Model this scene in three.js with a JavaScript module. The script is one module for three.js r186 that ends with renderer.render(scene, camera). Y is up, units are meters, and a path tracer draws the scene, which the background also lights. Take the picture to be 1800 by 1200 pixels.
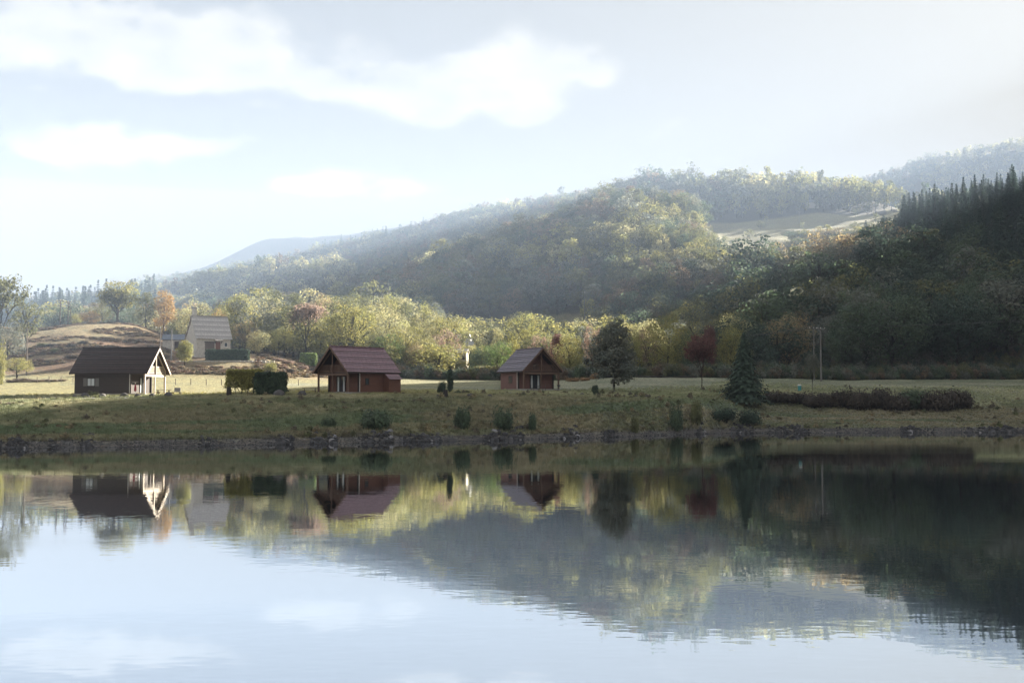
import * as THREE from 'three';
import { mergeGeometries } from 'three/addons/utils/BufferGeometryUtils.js';

// ---------------------------------------------------------------- camera, sky, sun, exposure
const scene = new THREE.Scene();
const C = 4.7, F = 2000, PITCH = Math.atan(97 / F);
const camera = new THREE.PerspectiveCamera(2 * Math.atan(600 / F) * 180 / Math.PI, 1.5, 0.5, 6000);
camera.position.set(0, C, 0);
camera.rotation.set(PITCH, 0, 0);
const renderer = new THREE.WebGLRenderer({ antialias: true });
renderer.toneMapping = THREE.LinearToneMapping;
renderer.toneMappingExposure = 8.2;
renderer.shadowMap.enabled = true;

const SUN_PHI = 47 * Math.PI / 180, SUN_EL = 17 * Math.PI / 180;       // sun to the right, a little behind the scene, low
const SUN = new THREE.Vector3(Math.cos(SUN_EL) * Math.cos(SUN_PHI), Math.sin(SUN_EL), -Math.cos(SUN_EL) * Math.sin(SUN_PHI));
const sun = new THREE.DirectionalLight(new THREE.Color(1, 0.92, 0.78), 5);
sun.position.copy(SUN).multiplyScalar(900).add(new THREE.Vector3(0, 0, -250));
sun.target.position.set(0, 0, -250);
sun.castShadow = true;
sun.shadow.mapSize.set(4096, 4096);
Object.assign(sun.shadow.camera, { left: -700, right: 700, top: 500, bottom: -300, near: 10, far: 2500 });
scene.add(sun, sun.target);
scene.fog = new THREE.FogExp2(new THREE.Color(0.56, 0.72, 1.0), 0.00049);

// ---------------------------------------------------------------- numbers
function rng(seed) { let s = seed >>> 0; return () => { s = (s + 0x6D2B79F5) | 0; let t = Math.imul(s ^ (s >>> 15), 1 | s); t = (t + Math.imul(t ^ (t >>> 7), 61 | t)) ^ t; return ((t ^ (t >>> 14)) >>> 0) / 4294967296; }; }
const lerp = (a, b, t) => a + (b - a) * t, clamp = (x, a, b) => Math.max(a, Math.min(b, x));
const sstep = (a, b, x) => { const t = clamp((x - a) / (b - a), 0, 1); return t * t * (3 - 2 * t); };
const hash = (x, y) => { let h = Math.imul(x | 0, 374761393) + Math.imul(y | 0, 668265263) | 0; h = Math.imul(h ^ (h >>> 13), 1274126177); return ((h ^ (h >>> 16)) >>> 0) / 4294967296; };
function noise(x, y) {
  const i = Math.floor(x), j = Math.floor(y), u = x - i, v = y - j, a = u * u * (3 - 2 * u), b = v * v * (3 - 2 * v);
  return lerp(lerp(hash(i, j), hash(i + 1, j), a), lerp(hash(i, j + 1), hash(i + 1, j + 1), a), b);
}
function fbm(x, y, n = 4) { let s = 0, a = 0.5, t = 0; for (let k = 0; k < n; k++) { s += a * noise(x, y); t += a; x = x * 2.03 + 17.3; y = y * 2.03 - 9.1; a *= 0.5; } return s / t; }
const cosP = Math.cos(PITCH), sinP = Math.sin(PITCH);
function at(px, py, d) {                                              // the point of the place seen there, at that distance
  const X = (px - 900) / F, Y = (600 - py) / F, t = d / (cosP - Y * sinP);
  return new THREE.Vector3(X * t, C + (Y * cosP + sinP) * t, -d);
}
function curve(list) {                                                // smooth curve through [x, y] without overshoot
  const n = list.length, x = list.map((p) => p[0]), y = list.map((p) => p[1]), m = new Array(n).fill(0), s = [];
  for (let k = 0; k < n - 1; k++) s.push((y[k + 1] - y[k]) / (x[k + 1] - x[k]));
  for (let k = 1; k < n - 1; k++) m[k] = s[k - 1] * s[k] <= 0 ? 0 : 2 * s[k - 1] * s[k] / (s[k - 1] + s[k]);
  return (v) => {
    if (v <= x[0]) return y[0];
    if (v >= x[n - 1]) return y[n - 1];
    let k = 0; while (v > x[k + 1]) k++;
    const h = x[k + 1] - x[k], t = (v - x[k]) / h, a = t * t, b = a * t;
    return (2 * b - 3 * a + 1) * y[k] + (b - 2 * a + t) * h * m[k] + (3 * a - 2 * b) * y[k + 1] + (b - a) * h * m[k + 1];
  };
}

// the sky: thin bright haze low down, blue higher and brightened overhead to fill the shade, soft clouds, a broad glow round the sun
{
  const W = 4096, H = 2048, data = new Float32Array(W * H * 4), r = rng(5);
  const clouds = [];
  const put = (px, py, rx, ry, s) => { const X = (px - 900) / F, Y = (697 - py) / F; clouds.push([Math.atan(X), Math.atan(Y * Math.cos(Math.atan(X))), rx / F, ry / F, s]); };
  for (const c of [[40, 20, 120, 60, .9], [150, 75, 170, 60, 1.1], [300, 45, 170, 50, 1.1], [420, 30, 110, 45, .8], [250, 110, 140, 32, .8], [400, 105, 70, 28, .6],
    [520, 120, 120, 42, .9], [640, 140, 130, 40, .9], [780, 140, 140, 44, 1], [900, 105, 150, 50, 1.15], [1000, 115, 95, 30, .9], [740, 190, 110, 26, .7], [880, 175, 120, 26, .7], [420, 175, 40, 16, .5],
    [190, 262, 110, 36, 1], [270, 250, 80, 26, .8], [375, 250, 46, 12, .8], [120, 280, 60, 20, .6], [590, 330, 100, 34, 1], [520, 325, 66, 26, .8], [660, 345, 60, 26, .7], [385, 358, 44, 12, .5],
    [1215, 224, 48, 15, .6], [1190, 240, 24, 9, .5], [75, 160, 22, 10, .6], [925, 318, 40, 12, .4], [1245, 262, 30, 10, .3]]) put(...c);
  for (let k = 0; k < 800; k++) {  // unseen clouds outside the view, added thickly to lift the light in shade
    const az = (r() - 0.5) * 2 * Math.PI, el = 0.1 + 1.3 * r() * r();
    if (Math.abs(az) < 0.56 && el < 0.46) continue;
    const s = 0.5 + r(); clouds.push([az, el, (0.05 + 0.11 * r()) * s / Math.max(0.25, Math.cos(el)), (0.018 + 0.03 * r()) * s * (1 + el), 0.5 + 0.6 * r()]);
  }
  const bins = Array.from({ length: 128 }, () => []);
  for (const c of clouds) for (let b = 0; b < 128; b++) { const a = (b + .5) / 128 * 2 * Math.PI - Math.PI; let dz = Math.abs(a - c[0]); dz = Math.min(dz, 2 * Math.PI - dz); if (dz < c[2] * 2.2 + 0.1) bins[b].push(c); }
  const S = 0.029;
  for (let j = 0; j < H; j++) {
    const el = ((j + .5) / H - .5) * Math.PI, ce = Math.cos(el), se = Math.sin(el), e = Math.max(0, se);
    for (let i = 0; i < W; i++) {
      // equirectangular: u = atan2(z, x) / 2pi + 0.5
      const a0 = ((i + .5) / W - .5) * 2 * Math.PI, x = ce * Math.cos(a0), z = ce * Math.sin(a0), az = Math.atan2(x, -z);
      const mu = x * SUN.x + se * SUN.y + z * SUN.z, g = Math.acos(clamp(mu, -1, 1));
      const up = Math.pow(e, 0.75), glow = Math.exp(-g * g / 0.30) * 0.5 + Math.exp(-g / 0.55) * 0.42;
      const hz = Math.min(1, up * 1.0); let R = lerp(0.84, 0.62, hz), G = lerp(0.56, 0.88, hz), B = lerp(0.30, 1.28, hz);
      R += glow * 3.2; G += glow * 2.55; B += glow * 1.4;
      if (el > 0 && el < 1.4) {
        let dn = 0; const wx = az + (fbm(az * 14 + 3, el * 22, 3) - .5) * 0.085, wy = el + (fbm(az * 14 + 40, el * 22 + 9, 3) - .5) * 0.04;
        for (const c of bins[Math.floor((az + Math.PI) / (2 * Math.PI) * 128) & 127]) {
          let dx = wx - c[0]; if (dx > Math.PI) dx -= 2 * Math.PI; if (dx < -Math.PI) dx += 2 * Math.PI;
          const dy = wy - c[1], q = (dx / c[2]) ** 2 + (dy / (dy < 0 ? c[3] * 0.8 : c[3])) ** 2;
          if (q < 6) dn += c[4] * Math.exp(-q * 1.1);
        }
        if (dn > 0.02) {
          const n = fbm(az * 40, el * 66, 6), m = clamp(sstep(0.24, 1.0, dn * (0.1 + 1.75 * n)) * 0.92, 0, 1);
          const t = 0.62 + 0.72 * fbm(az * 30 + 70, el * 66 + 5, 5);
          R = lerp(R, Math.max(R, 2.7 * t + glow * .4), m); G = lerp(G, Math.max(G, 2.35 * t + glow * .36), m); B = lerp(B, Math.max(B, 1.9 * t + glow * .26), m);
        }
      }
      const o = (j * W + i) * 4; data[o] = R * S; data[o + 1] = G * S; data[o + 2] = B * S; data[o + 3] = 1;
    }
  }
  const sky = new THREE.DataTexture(data, W, H, THREE.RGBAFormat, THREE.FloatType);
  sky.mapping = THREE.EquirectangularReflectionMapping; sky.magFilter = THREE.LinearFilter; sky.needsUpdate = true;
  scene.background = sky; scene.environment = sky;
}

// ---------------------------------------------------------------- terrain: curves of equal kind across the view, each [q, y seen] or [q, metres, 1]; q = 900 + 2000 * x / distance
const shoreD = curve([[-1600, 92], [-400, 97], [0, 103], [400, 110], [700, 118], [900, 124], [1100, 134], [1300, 147], [1800, 150], [2600, 152], [3200, 140], [5200, 120]]);
const ST = [];
const station = (d, list) => {
  const df = typeof d === 'function' ? d : () => d;
  const h = curve(list.map(([q, y, m]) => [q, m ? y : C + (697 - y) * df(q) / F]));
  ST.push([df, h]);
};
station((q) => shoreD(q) - 14, [[-1600, -2.4, 1], [2500, -2.4, 1], [3200, 6, 1], [4000, 40, 1], [5200, 50, 1]]);
station(shoreD, [[-1600, -0.06, 1], [2500, -0.06, 1], [3200, 14, 1], [4000, 56, 1], [5200, 60, 1]]);
station((q) => shoreD(q) + 2.6, [[-1600, 0.62, 1], [2500, 0.55, 1], [3200, 16, 1], [4000, 58, 1], [5200, 60, 1]]);
station(curve([[-1600, 122], [0, 135], [900, 142], [1200, 150], [1350, 165], [1500, 172], [1800, 178], [5200, 178]]), [[-1600, 702], [0, 704], [400, 702], [900, 700], [1200, 704], [1350, 712], [1500, 713], [1800, 705], [2400, 6, 1], [3000, 26, 1], [3540, 68, 1], [5200, 62, 1]]);
station(curve([[-1600, 140], [0, 149], [900, 155], [1200, 168], [1500, 188], [1800, 196], [5200, 196]]), [[-1600, 690], [0, 694], [300, 693], [600, 690], [900, 691.5], [1050, 692], [1250, 690], [1500, 689], [1800, 684], [2200, 9, 1], [2700, 28, 1], [3300, 74, 1], [5200, 62, 1]]);
station(curve([[-1600, 190], [0, 196], [300, 192], [550, 196], [700, 208], [900, 216], [1200, 222], [1500, 235], [1800, 240], [2300, 226], [5200, 220]]), [[-1600, 640], [0, 662], [130, 661], [300, 666], [500, 669], [700, 671.5], [900, 672], [1000, 671], [1080, 665], [1300, 664], [1500, 668], [1800, 667], [2000, 14, 1], [2500, 40, 1], [3080, 79, 1], [4000, 66, 1], [5200, 60, 1]]);
station(curve([[-1600, 240], [0, 242], [220, 240], [300, 221], [450, 221], [580, 236], [800, 242], [1800, 262], [2300, 250], [5200, 248]]), [[-1600, 590], [0, 602], [60, 598], [130, 594], [230, 606], [300, 627], [450, 629], [550, 645], [650, 656], [800, 665], [1000, 664], [1300, 661], [1500, 659], [1700, 650], [1800, 635], [2100, 30, 1], [2500, 62, 1], [2820, 85, 1], [3600, 70, 1], [5200, 60, 1]]);
station((q) => 280 + clamp((q - 1400) / 400, 0, 1) * 10, [[-1600, 540], [-100, 566], [50, 577], [100, 573], [160, 571.5], [220, 571], [270, 582], [320, 605], [450, 617], [550, 622], [650, 632], [750, 650], [900, 658], [1300, 654], [1500, 645], [1650, 632], [1800, 600], [2000, 40, 1], [2300, 64, 1], [2614, 86, 1], [3200, 72, 1], [5200, 60, 1]]);
station(345, [[-1600, 560], [-100, 590], [100, 592], [300, 594], [450, 590], [600, 594], [700, 600], [760, 622], [820, 638], [900, 634], [1000, 628], [1200, 630], [1350, 612], [1500, 585], [1650, 560], [1800, 530], [2000, 58, 1], [2291, 80, 1], [2800, 74, 1], [5200, 60, 1]]);
station(430, [[-1600, 550], [-100, 594], [300, 594], [600, 598], [680, 590], [780, 562], [900, 548], [1000, 543], [1130, 524], [1250, 520], [1350, 538], [1420, 520], [1500, 500], [1600, 476], [1700, 456], [1800, 440], [2016, 82, 1], [2500, 80, 1], [5200, 60, 1]]);
station(530, [[-1600, 545], [100, 590], [300, 586], [600, 575], [680, 535], [780, 503], [900, 468], [1000, 442], [1130, 424], [1200, 436], [1260, 470], [1310, 494], [1380, 484], [1450, 462], [1550, 434], [1650, 410], [1800, 388], [2000, 96, 1], [2500, 92, 1], [5200, 60, 1]]);
station(620, [[-1600, 545], [100, 585], [300, 575], [600, 566], [680, 528], [780, 486], [850, 462], [950, 424], [1050, 392], [1130, 383], [1200, 388], [1250, 412], [1300, 446], [1400, 455], [1450, 456], [1500, 447], [1550, 434], [1650, 416], [1700, 400], [1800, 366], [1900, 340], [2200, 112, 1], [2800, 90, 1], [5200, 60, 1]]);
station(700, [[-1600, 545], [-100, 580], [60, 568], [120, 558], [200, 550], [250, 548], [400, 560], [600, 575], [680, 550], [780, 516], [900, 486], [1050, 432], [1150, 406], [1250, 411], [1300, 408], [1400, 406], [1500, 399], [1600, 402], [1700, 408], [1800, 395], [2200, 112, 1], [2800, 90, 1], [5200, 60, 1]]);
station(770, [[-1600, 545], [-100, 575], [200, 560], [300, 525], [430, 498], [520, 490], [620, 496], [660, 522], [720, 545], [800, 522], [1000, 432], [1100, 395], [1250, 394], [1350, 387], [1450, 376], [1550, 377], [1650, 366], [1800, 374], [2200, 120, 1], [2800, 90, 1], [5200, 60, 1]]);
station(880, [[-1600, 545], [0, 565], [200, 548], [300, 538], [430, 522], [640, 515], [720, 505], [800, 466], [900, 434], [1050, 372], [1100, 354], [1160, 342], [1250, 336], [1350, 342], [1450, 346], [1550, 358], [1620, 380], [1700, 380], [1800, 376], [2200, 130, 1], [5200, 60, 1]]);
station(1250, [[-1600, 545], [-100, 565], [100, 556], [250, 520], [330, 506], [430, 487], [520, 474], [560, 460], [640, 438], [720, 422], [800, 400], [870, 386], [950, 380], [1000, 377], [1100, 388], [1250, 392], [1500, 392], [1580, 376], [1650, 368], [1700, 366], [1800, 364], [2200, 150, 1], [5200, 60, 1]]);
station(1330, [[-1600, 545], [-100, 570], [300, 540], [640, 480], [1000, 424], [1250, 405], [1400, 374], [1500, 342], [1540, 322], [1600, 301], [1660, 285], [1720, 269], [1780, 259], [1900, 252], [2400, 230, 1], [5200, 60, 1]]);
station(1420, [[-1600, 550], [-100, 575], [500, 530], [1000, 460], [1500, 410], [1800, 350], [2400, 200, 1], [5200, 60, 1]]);
station(1520, [[-1600, 560], [0, 552], [70, 532], [100, 524], [150, 532], [250, 502], [300, 484], [350, 469], [400, 447], [440, 427], [475, 413], [500, 412], [560, 415], [640, 408], [700, 400], [800, 390], [950, 374], [1040, 347], [1090, 331], [1160, 326], [1240, 328], [1300, 318], [1360, 319], [1450, 332], [1600, 310], [1800, 310], [2400, 250, 1], [5200, 60, 1]]);
station(1690, [[-1600, 620], [500, 520], [1200, 440], [1800, 420], [2400, 200, 1], [5200, 60, 1]]);

const crest = curve([[150, 60], [200, 100], [300, 140], [400, 154], [498, 160], [514, 134], [530, 128], [600, 122], [700, 110], [900, 60]]);   // the hill right of the frame that keeps the sun off the chalets
function ground(x, d) {
  const q = 900 + F * x / d, n = ST.length;
  let k = 0; const D = [], Hh = [];
  for (let i = 0; i < n; i++) { D[i] = ST[i][0](q); if (i > 1 && D[i - 2] > d) break; }
  const m = D.length;
  for (let i = 0; i < m; i++) Hh[i] = ST[i][1](q);
  if (d <= D[0]) return Hh[0];
  if (d >= D[m - 1]) return Hh[m - 1];
  while (d > D[k + 1]) k++;
  const s = (i) => (Hh[i + 1] - Hh[i]) / (D[i + 1] - D[i]);
  const tan = (i) => { if (i <= 0 || i >= m - 1) return 0; const a = s(i - 1), b = s(i); return a * b <= 0 ? 0 : 2 * a * b / (a + b); };
  const h = D[k + 1] - D[k], t = (d - D[k]) / h, a = t * t, b = a * t;
  let y = (2 * b - 3 * a + 1) * Hh[k] + (b - 2 * a + t) * h * tan(k) + (3 * a - 2 * b) * Hh[k + 1] + (b - a) * h * tan(k + 1);
  if (q > 1815) y = lerp(y, Math.max(y, crest(d) - (x < 300 ? .75 * (300 - x) : .22 * (x - 300))), sstep(1815, 1930, q));
  const sd = d - shoreD(q);
  if (sd > 0) {
    y += (fbm(x * .35, d * .35, 3) - .5) * 0.22 * sstep(0, 5, sd) * (1 - sstep(136, 150, d) * 0.6);
    y += (fbm(x * .05, d * .05, 3) - .5) * 1.6 * sstep(200, 260, d) + (fbm(x * .013 + 9, d * .013, 3) - .5) * 12 * sstep(330, 480, d) * (1 - 0.0 * d);
  }
  return y;
}

// ---------------------------------------------------------------- builders
const names = {};
const numbered = (name) => { const k = names[name] = (names[name] ?? -1) + 1; return k ? `${name}_${String(k).padStart(3, '0')}` : name; };
function info(o, label, category, group, kind) { o.userData = { label, category }; if (group) o.userData.group = group; if (kind) o.userData.kind = kind; return o; }
function thing(name, label, category, pos, turn = 0, group) { const o = new THREE.Group(); o.name = numbered(name); o.position.set(...pos); o.rotation.y = turn; info(o, label, category, group); scene.add(o); return o; }
function part(name, geo, mat, parent) { const m = new THREE.Mesh(geo, mat); m.name = name; parent.add(m); return m; }
function single(name, geo, mat, label, category, group, kind) { const m = new THREE.Mesh(geo, mat); m.name = numbered(name); info(m, label, category, group, kind); scene.add(m); return m; }
function tex(size, fn, rep = 1, srgb = true, float = false) {
  const d = float ? new Float32Array(size * size * 4) : new Uint8Array(size * size * 4);
  for (let j = 0; j < size; j++) for (let i = 0; i < size; i++) { const c = fn(i / size, j / size, i, j); for (let k = 0; k < 3; k++) d[(j * size + i) * 4 + k] = float ? c[k] : clamp(c[k], 0, 1) * 255; d[(j * size + i) * 4 + 3] = float ? 1 : 255; }
  const t = new THREE.DataTexture(d, size, size, THREE.RGBAFormat, float ? THREE.FloatType : THREE.UnsignedByteType);
  t.wrapS = t.wrapT = THREE.RepeatWrapping; t.magFilter = THREE.LinearFilter; t.repeat.set(rep, rep); if (srgb) t.colorSpace = THREE.SRGBColorSpace; t.needsUpdate = true; return t;
}
// tiling noise: wraps every `p` cells
function tnoise(x, y, p) { const i = Math.floor(x), j = Math.floor(y), u = x - i, v = y - j, a = u * u * (3 - 2 * u), b = v * v * (3 - 2 * v), w = (k) => ((k % p) + p) % p; const A = w(i), B = w(i + 1), D = w(j), E = w(j + 1); return lerp(lerp(hash(A, D + p * 7), hash(B, D + p * 7), a), lerp(hash(A, E + p * 7), hash(B, E + p * 7), a), b); }
function tfbm(u, v, p, n) { let s = 0, a = .5, t = 0; for (let k = 0; k < n; k++) { s += a * tnoise(u * p, v * p, p); t += a; p *= 2; a *= .55; } return s / t; }
const std = (r, g, b, rough = 0.9, more = {}) => { const m = new THREE.MeshStandardMaterial({ roughness: rough, ...more }); m.color.setRGB(r, g, b); return m; };
class Geo {                                                            // collects faces
  constructor() { this.p = []; this.n = []; this.c = []; this.u = []; this.i = []; this.hasC = false; }
  v(x, y, z, nx, ny, nz, c, u = 0, w = 0) { this.p.push(x, y, z); this.n.push(nx, ny, nz); if (c) { this.c.push(c[0], c[1], c[2]); this.hasC = true; } this.u.push(u, w); return this.p.length / 3 - 1; }
  tube(pts, radii, sides = 5) {
    const base = this.p.length / 3, n = pts.length; let prev = new THREE.Vector3(0.3, 0, 1);
    for (let k = 0; k < n; k++) {
      const t = new THREE.Vector3().subVectors(pts[Math.min(n - 1, k + 1)], pts[Math.max(0, k - 1)]).normalize();
      const a = new THREE.Vector3().crossVectors(t, prev); if (a.lengthSq() < 1e-6) a.set(1, 0, 0); a.normalize(); const b = new THREE.Vector3().crossVectors(t, a); prev = b.clone().negate(); prev.cross(t).cross(t).negate(); prev = a.clone().cross(t).negate();
      for (let s = 0; s < sides; s++) { const g = s / sides * 2 * Math.PI, x = a.x * Math.cos(g) + b.x * Math.sin(g), y = a.y * Math.cos(g) + b.y * Math.sin(g), z = a.z * Math.cos(g) + b.z * Math.sin(g); this.v(pts[k].x + x * radii[k], pts[k].y + y * radii[k], pts[k].z + z * radii[k], x, y, z, null, s / sides, k); }
    }
    for (let k = 0; k < n - 1; k++) for (let s = 0; s < sides; s++) { const s2 = (s + 1) % sides, A = base + k * sides + s, B = base + k * sides + s2, D = A + sides, E = B + sides; this.i.push(A, D, B, B, D, E); }
  }
  leaf(x, y, z, nx, ny, nz, size, r, c, long = 1) {                    // an uneven four-cornered leaf spray
    const l = Math.hypot(nx, ny, nz) || 1; nx /= l; ny /= l; nz /= l;
    let ax = r() - .5, ay = r() - .5, az = r() - .5; const d = ax * nx + ay * ny + az * nz; ax -= d * nx; ay -= d * ny; az -= d * nz; const m = Math.hypot(ax, ay, az) || 1; ax /= m; ay /= m; az /= m;
    const bx = ny * az - nz * ay, by = nz * ax - nx * az, bz = nx * ay - ny * ax, s = size * .5, w = s * (.55 + .35 * r()), k = (r() - .5) * .6 * s, L = s * long;
    const A = this.v(x - ax * L, y - ay * L, z - az * L, nx, ny, nz, c), B = this.v(x + bx * w + ax * k, y + by * w + ay * k, z + bz * w + az * k, nx, ny, nz, c);
    const D = this.v(x + ax * L, y + ay * L, z + az * L, nx, ny, nz, c), E = this.v(x - bx * w + ax * k, y - by * w + ay * k, z - bz * w + az * k, nx, ny, nz, c);
    this.i.push(A, D, B, A, E, D);
  }
  build() {
    const g = new THREE.BufferGeometry();
    g.setAttribute('position', new THREE.Float32BufferAttribute(this.p, 3)); g.setAttribute('normal', new THREE.Float32BufferAttribute(this.n, 3)); g.setAttribute('uv', new THREE.Float32BufferAttribute(this.u, 2));
    if (this.hasC) g.setAttribute('color', new THREE.Float32BufferAttribute(this.c, 3));
    g.setIndex(this.i); return g;
  }
}
const boxes = {};
function box(w, h, d, x = 0, y = 0, z = 0, rx = 0, ry = 0, rz = 0) {    // a box with uv in metres, y = its base when unrotated
  const g = new THREE.BoxGeometry(w, h, d), u = g.attributes.uv, s = [[d, h], [d, h], [w, d], [w, d], [w, h], [w, h]];
  for (let f = 0; f < 6; f++) for (let k = 0; k < 4; k++) u.setXY(f * 4 + k, u.getX(f * 4 + k) * s[f][0], u.getY(f * 4 + k) * s[f][1]);
  if (rx || ry || rz) g.applyMatrix4(new THREE.Matrix4().makeRotationFromEuler(new THREE.Euler(rx, ry, rz)));
  return g.translate(x, y, z);
}
const V = (x, y, z) => new THREE.Vector3(x, y, z);
function beam(a, b, w, h) {                                            // a squared timber from a to b
  const d = V(0, 0, 0).subVectors(b, a), L = d.length(), g = box(w, h, L);
  const m = new THREE.Matrix4().lookAt(V(0, 0, 0), d.clone().negate(), Math.abs(d.y) > L * .99 ? V(1, 0, 0) : V(0, 1, 0)); m.setPosition((a.x + b.x) / 2, (a.y + b.y) / 2, (a.z + b.z) / 2);
  return g.applyMatrix4(m);
}
function prism(pts, z0, z1) {                                          // a polygon in x, y drawn out along z
  const s = new THREE.Shape(pts.map(([x, y]) => new THREE.Vector2(x, y)));
  return new THREE.ExtrudeGeometry(s, { depth: z1 - z0, bevelEnabled: false }).translate(0, 0, z0);
}

// ---------------------------------------------------------------- ground sheet
const qOf = (x, d) => 900 + F * x / d;
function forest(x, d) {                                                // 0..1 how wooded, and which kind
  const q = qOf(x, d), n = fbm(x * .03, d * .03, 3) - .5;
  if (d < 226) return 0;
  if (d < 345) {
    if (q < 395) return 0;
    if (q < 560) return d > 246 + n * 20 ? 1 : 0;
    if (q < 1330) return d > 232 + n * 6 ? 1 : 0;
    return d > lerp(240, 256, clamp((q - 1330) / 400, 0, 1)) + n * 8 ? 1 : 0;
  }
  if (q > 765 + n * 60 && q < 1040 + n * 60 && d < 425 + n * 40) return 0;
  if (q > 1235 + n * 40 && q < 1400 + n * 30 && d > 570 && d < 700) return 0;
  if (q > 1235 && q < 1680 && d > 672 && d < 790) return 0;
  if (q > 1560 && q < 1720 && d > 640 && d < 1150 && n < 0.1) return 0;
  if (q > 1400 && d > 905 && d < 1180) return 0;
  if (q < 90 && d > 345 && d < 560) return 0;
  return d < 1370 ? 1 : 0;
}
const mix3 = (a, b, t) => [lerp(a[0], b[0], t), lerp(a[1], b[1], t), lerp(a[2], b[2], t)];
function soil(x, d, h) {
  const q = qOf(x, d), sd = d - shoreD(q), n1 = fbm(x * .12, d * .12, 4), n2 = fbm(x * .6 + 50, d * .6, 3), n3 = fbm(x * .035 + 9, d * .05, 3);
  const green = [.15, .165, .10], dry = [.31, .285, .20], brown = [.22, .185, .135], stone = [.085, .085, .095], field = [.33, .295, .135], bracken = [.20, .115, .06];
  if (sd < 0) return [.05, .055, .05];
  let c = mix3(green, dry, sstep(.42, .72, n1 * .6 + n2 * .4));
  c = mix3(c, brown, sstep(.5, .72, n3) * .6); c = mix3(c, [.10, .15, .085], sstep(.52, .64, fbm(x * .05 + 70, sd * .35, 3)) * .75 * sstep(2, 5, sd) * (1 - sstep(10, 16, sd)));
  if (d > 140) {
    const f = sstep(140, 156, d - (q > 1150 ? clamp((q - 1150) / 250, 0, 1) * 28 : 0));
    const left = 1 - sstep(560, 1050, q);
    c = mix3(c, mix3(mix3([.19, .21, .125], [.30, .30, .20], sstep(.3, .7, n1)), field, left * sstep(.25, .6, n3 + .15)), f);
  }
  c = mix3(mix3(stone, [.16, .14, .11], n2), c, sstep(1.6, 3.6, sd + (n2 - .5) * 2));
  if (d > 192 && q < 620) {
    const k = sstep(192, 206, d + (n1 - .5) * 10) * (1 - sstep(560, 620, q));
    c = mix3(c, mix3(mix3(bracken, [.33, .255, .13], sstep(.42, .62, n1 * .55 + n3 * .45)), [.12, .125, .05], sstep(.6, .8, n2) * .5), k);
  }
  if (d > 300) {
    const meadow = q > 1245 && q < 1700 && d > 640 && d < 930 ? [.30, .29, .12] : [.17, .17, .08];
    c = mix3(c, mix3(meadow, [.22, .18, .09], n1), sstep(300, 340, d));
  }
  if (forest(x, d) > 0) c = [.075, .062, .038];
  if (d > 1370) c = mix3([.085, .085, .06], [.14, .115, .085], n3);
  return c;
}
{
  const Q = [], D = [];
  for (let q = -1600; q < -480; q += 56) Q.push(q);
  for (let q = -480; q < -80; q += 10) Q.push(q);
  for (let q = -80; q < 1880; q += 5) Q.push(q);
  for (let q = 1880; q < 3000; q += 28) Q.push(q);
  for (let q = 3000; q <= 5200; q += 110) Q.push(q);
  for (let d = 84; d < 160; d += 0.75) D.push(d);
  for (let d = 160; d < 1690; d *= 1.0095) D.push(d);
  const g = new Geo(), nq = Q.length;
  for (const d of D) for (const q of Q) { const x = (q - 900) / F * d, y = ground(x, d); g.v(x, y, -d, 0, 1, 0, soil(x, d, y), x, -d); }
  for (let j = 0; j < D.length - 1; j++) for (let i = 0; i < nq - 1; i++) { const a = j * nq + i; g.i.push(a, a + 1, a + nq, a + 1, a + nq + 1, a + nq); }
  const geo = g.build(); geo.computeVertexNormals();
  const fine = tex(1024, (u, v) => { const n = .62 + .5 * (tfbm(u, v, 24, 5) - .5) + .55 * (tfbm(u + .3, v + .1, 130, 2) - .5), k = .06 * (tfbm(u, v + .5, 12, 3) - .5); return [n + k, n, n - k]; }, 1 / 9);
  const rough = tex(512, (u, v) => { const n = tfbm(u, v, 40, 4); return [n, n, n]; }, 1 / 7, false);
  const mat = new THREE.MeshStandardMaterial({ vertexColors: true, map: fine, bumpMap: rough, bumpScale: 0.16, roughness: 1 });
  mat.color.setRGB(2.3, 2.3, 2.3);
  single('ground', geo, mat, 'grassy lake bank, fields and wooded hills as one sheet of land', 'ground', null, 'structure');
}
// ---------------------------------------------------------------- water
{
  const geo = new THREE.PlaneGeometry(1100, 330).rotateX(-Math.PI / 2).translate(0, 0, -65), u = geo.attributes.uv, p = geo.attributes.position;
  for (let k = 0; k < u.count; k++) u.setXY(k, p.getX(k) / 22, p.getZ(k) / 14);
  const rip = tex(1024, (a, b) => { const n = .55 * tfbm(a, b, 9, 3) + .3 * tfbm(a + .37, b, 34, 2) + .16 * tnoise(a * 70, b * 96 + 0.0, 96); return [n, n, n]; }, 1, false, true);
  const ruffle = tex(512, (a, b) => { const n = tfbm(a, b * 1.0, 5, 5), k = .22 + .78 * sstep(.5, .8, n); return [k, k, k]; }, 1, false); ruffle.repeat.set(22 / 160, 14 / 60);
  const mat = new THREE.MeshPhysicalMaterial({ roughness: 0.075, roughnessMap: ruffle, metalness: 1, bumpMap: rip, bumpScale: 0.003 });
  mat.color.setRGB(.62, .68, .74);
  single('lake_water', geo, mat, 'still lake mirroring the hills and clouds', 'water', null, 'structure');
}
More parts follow.
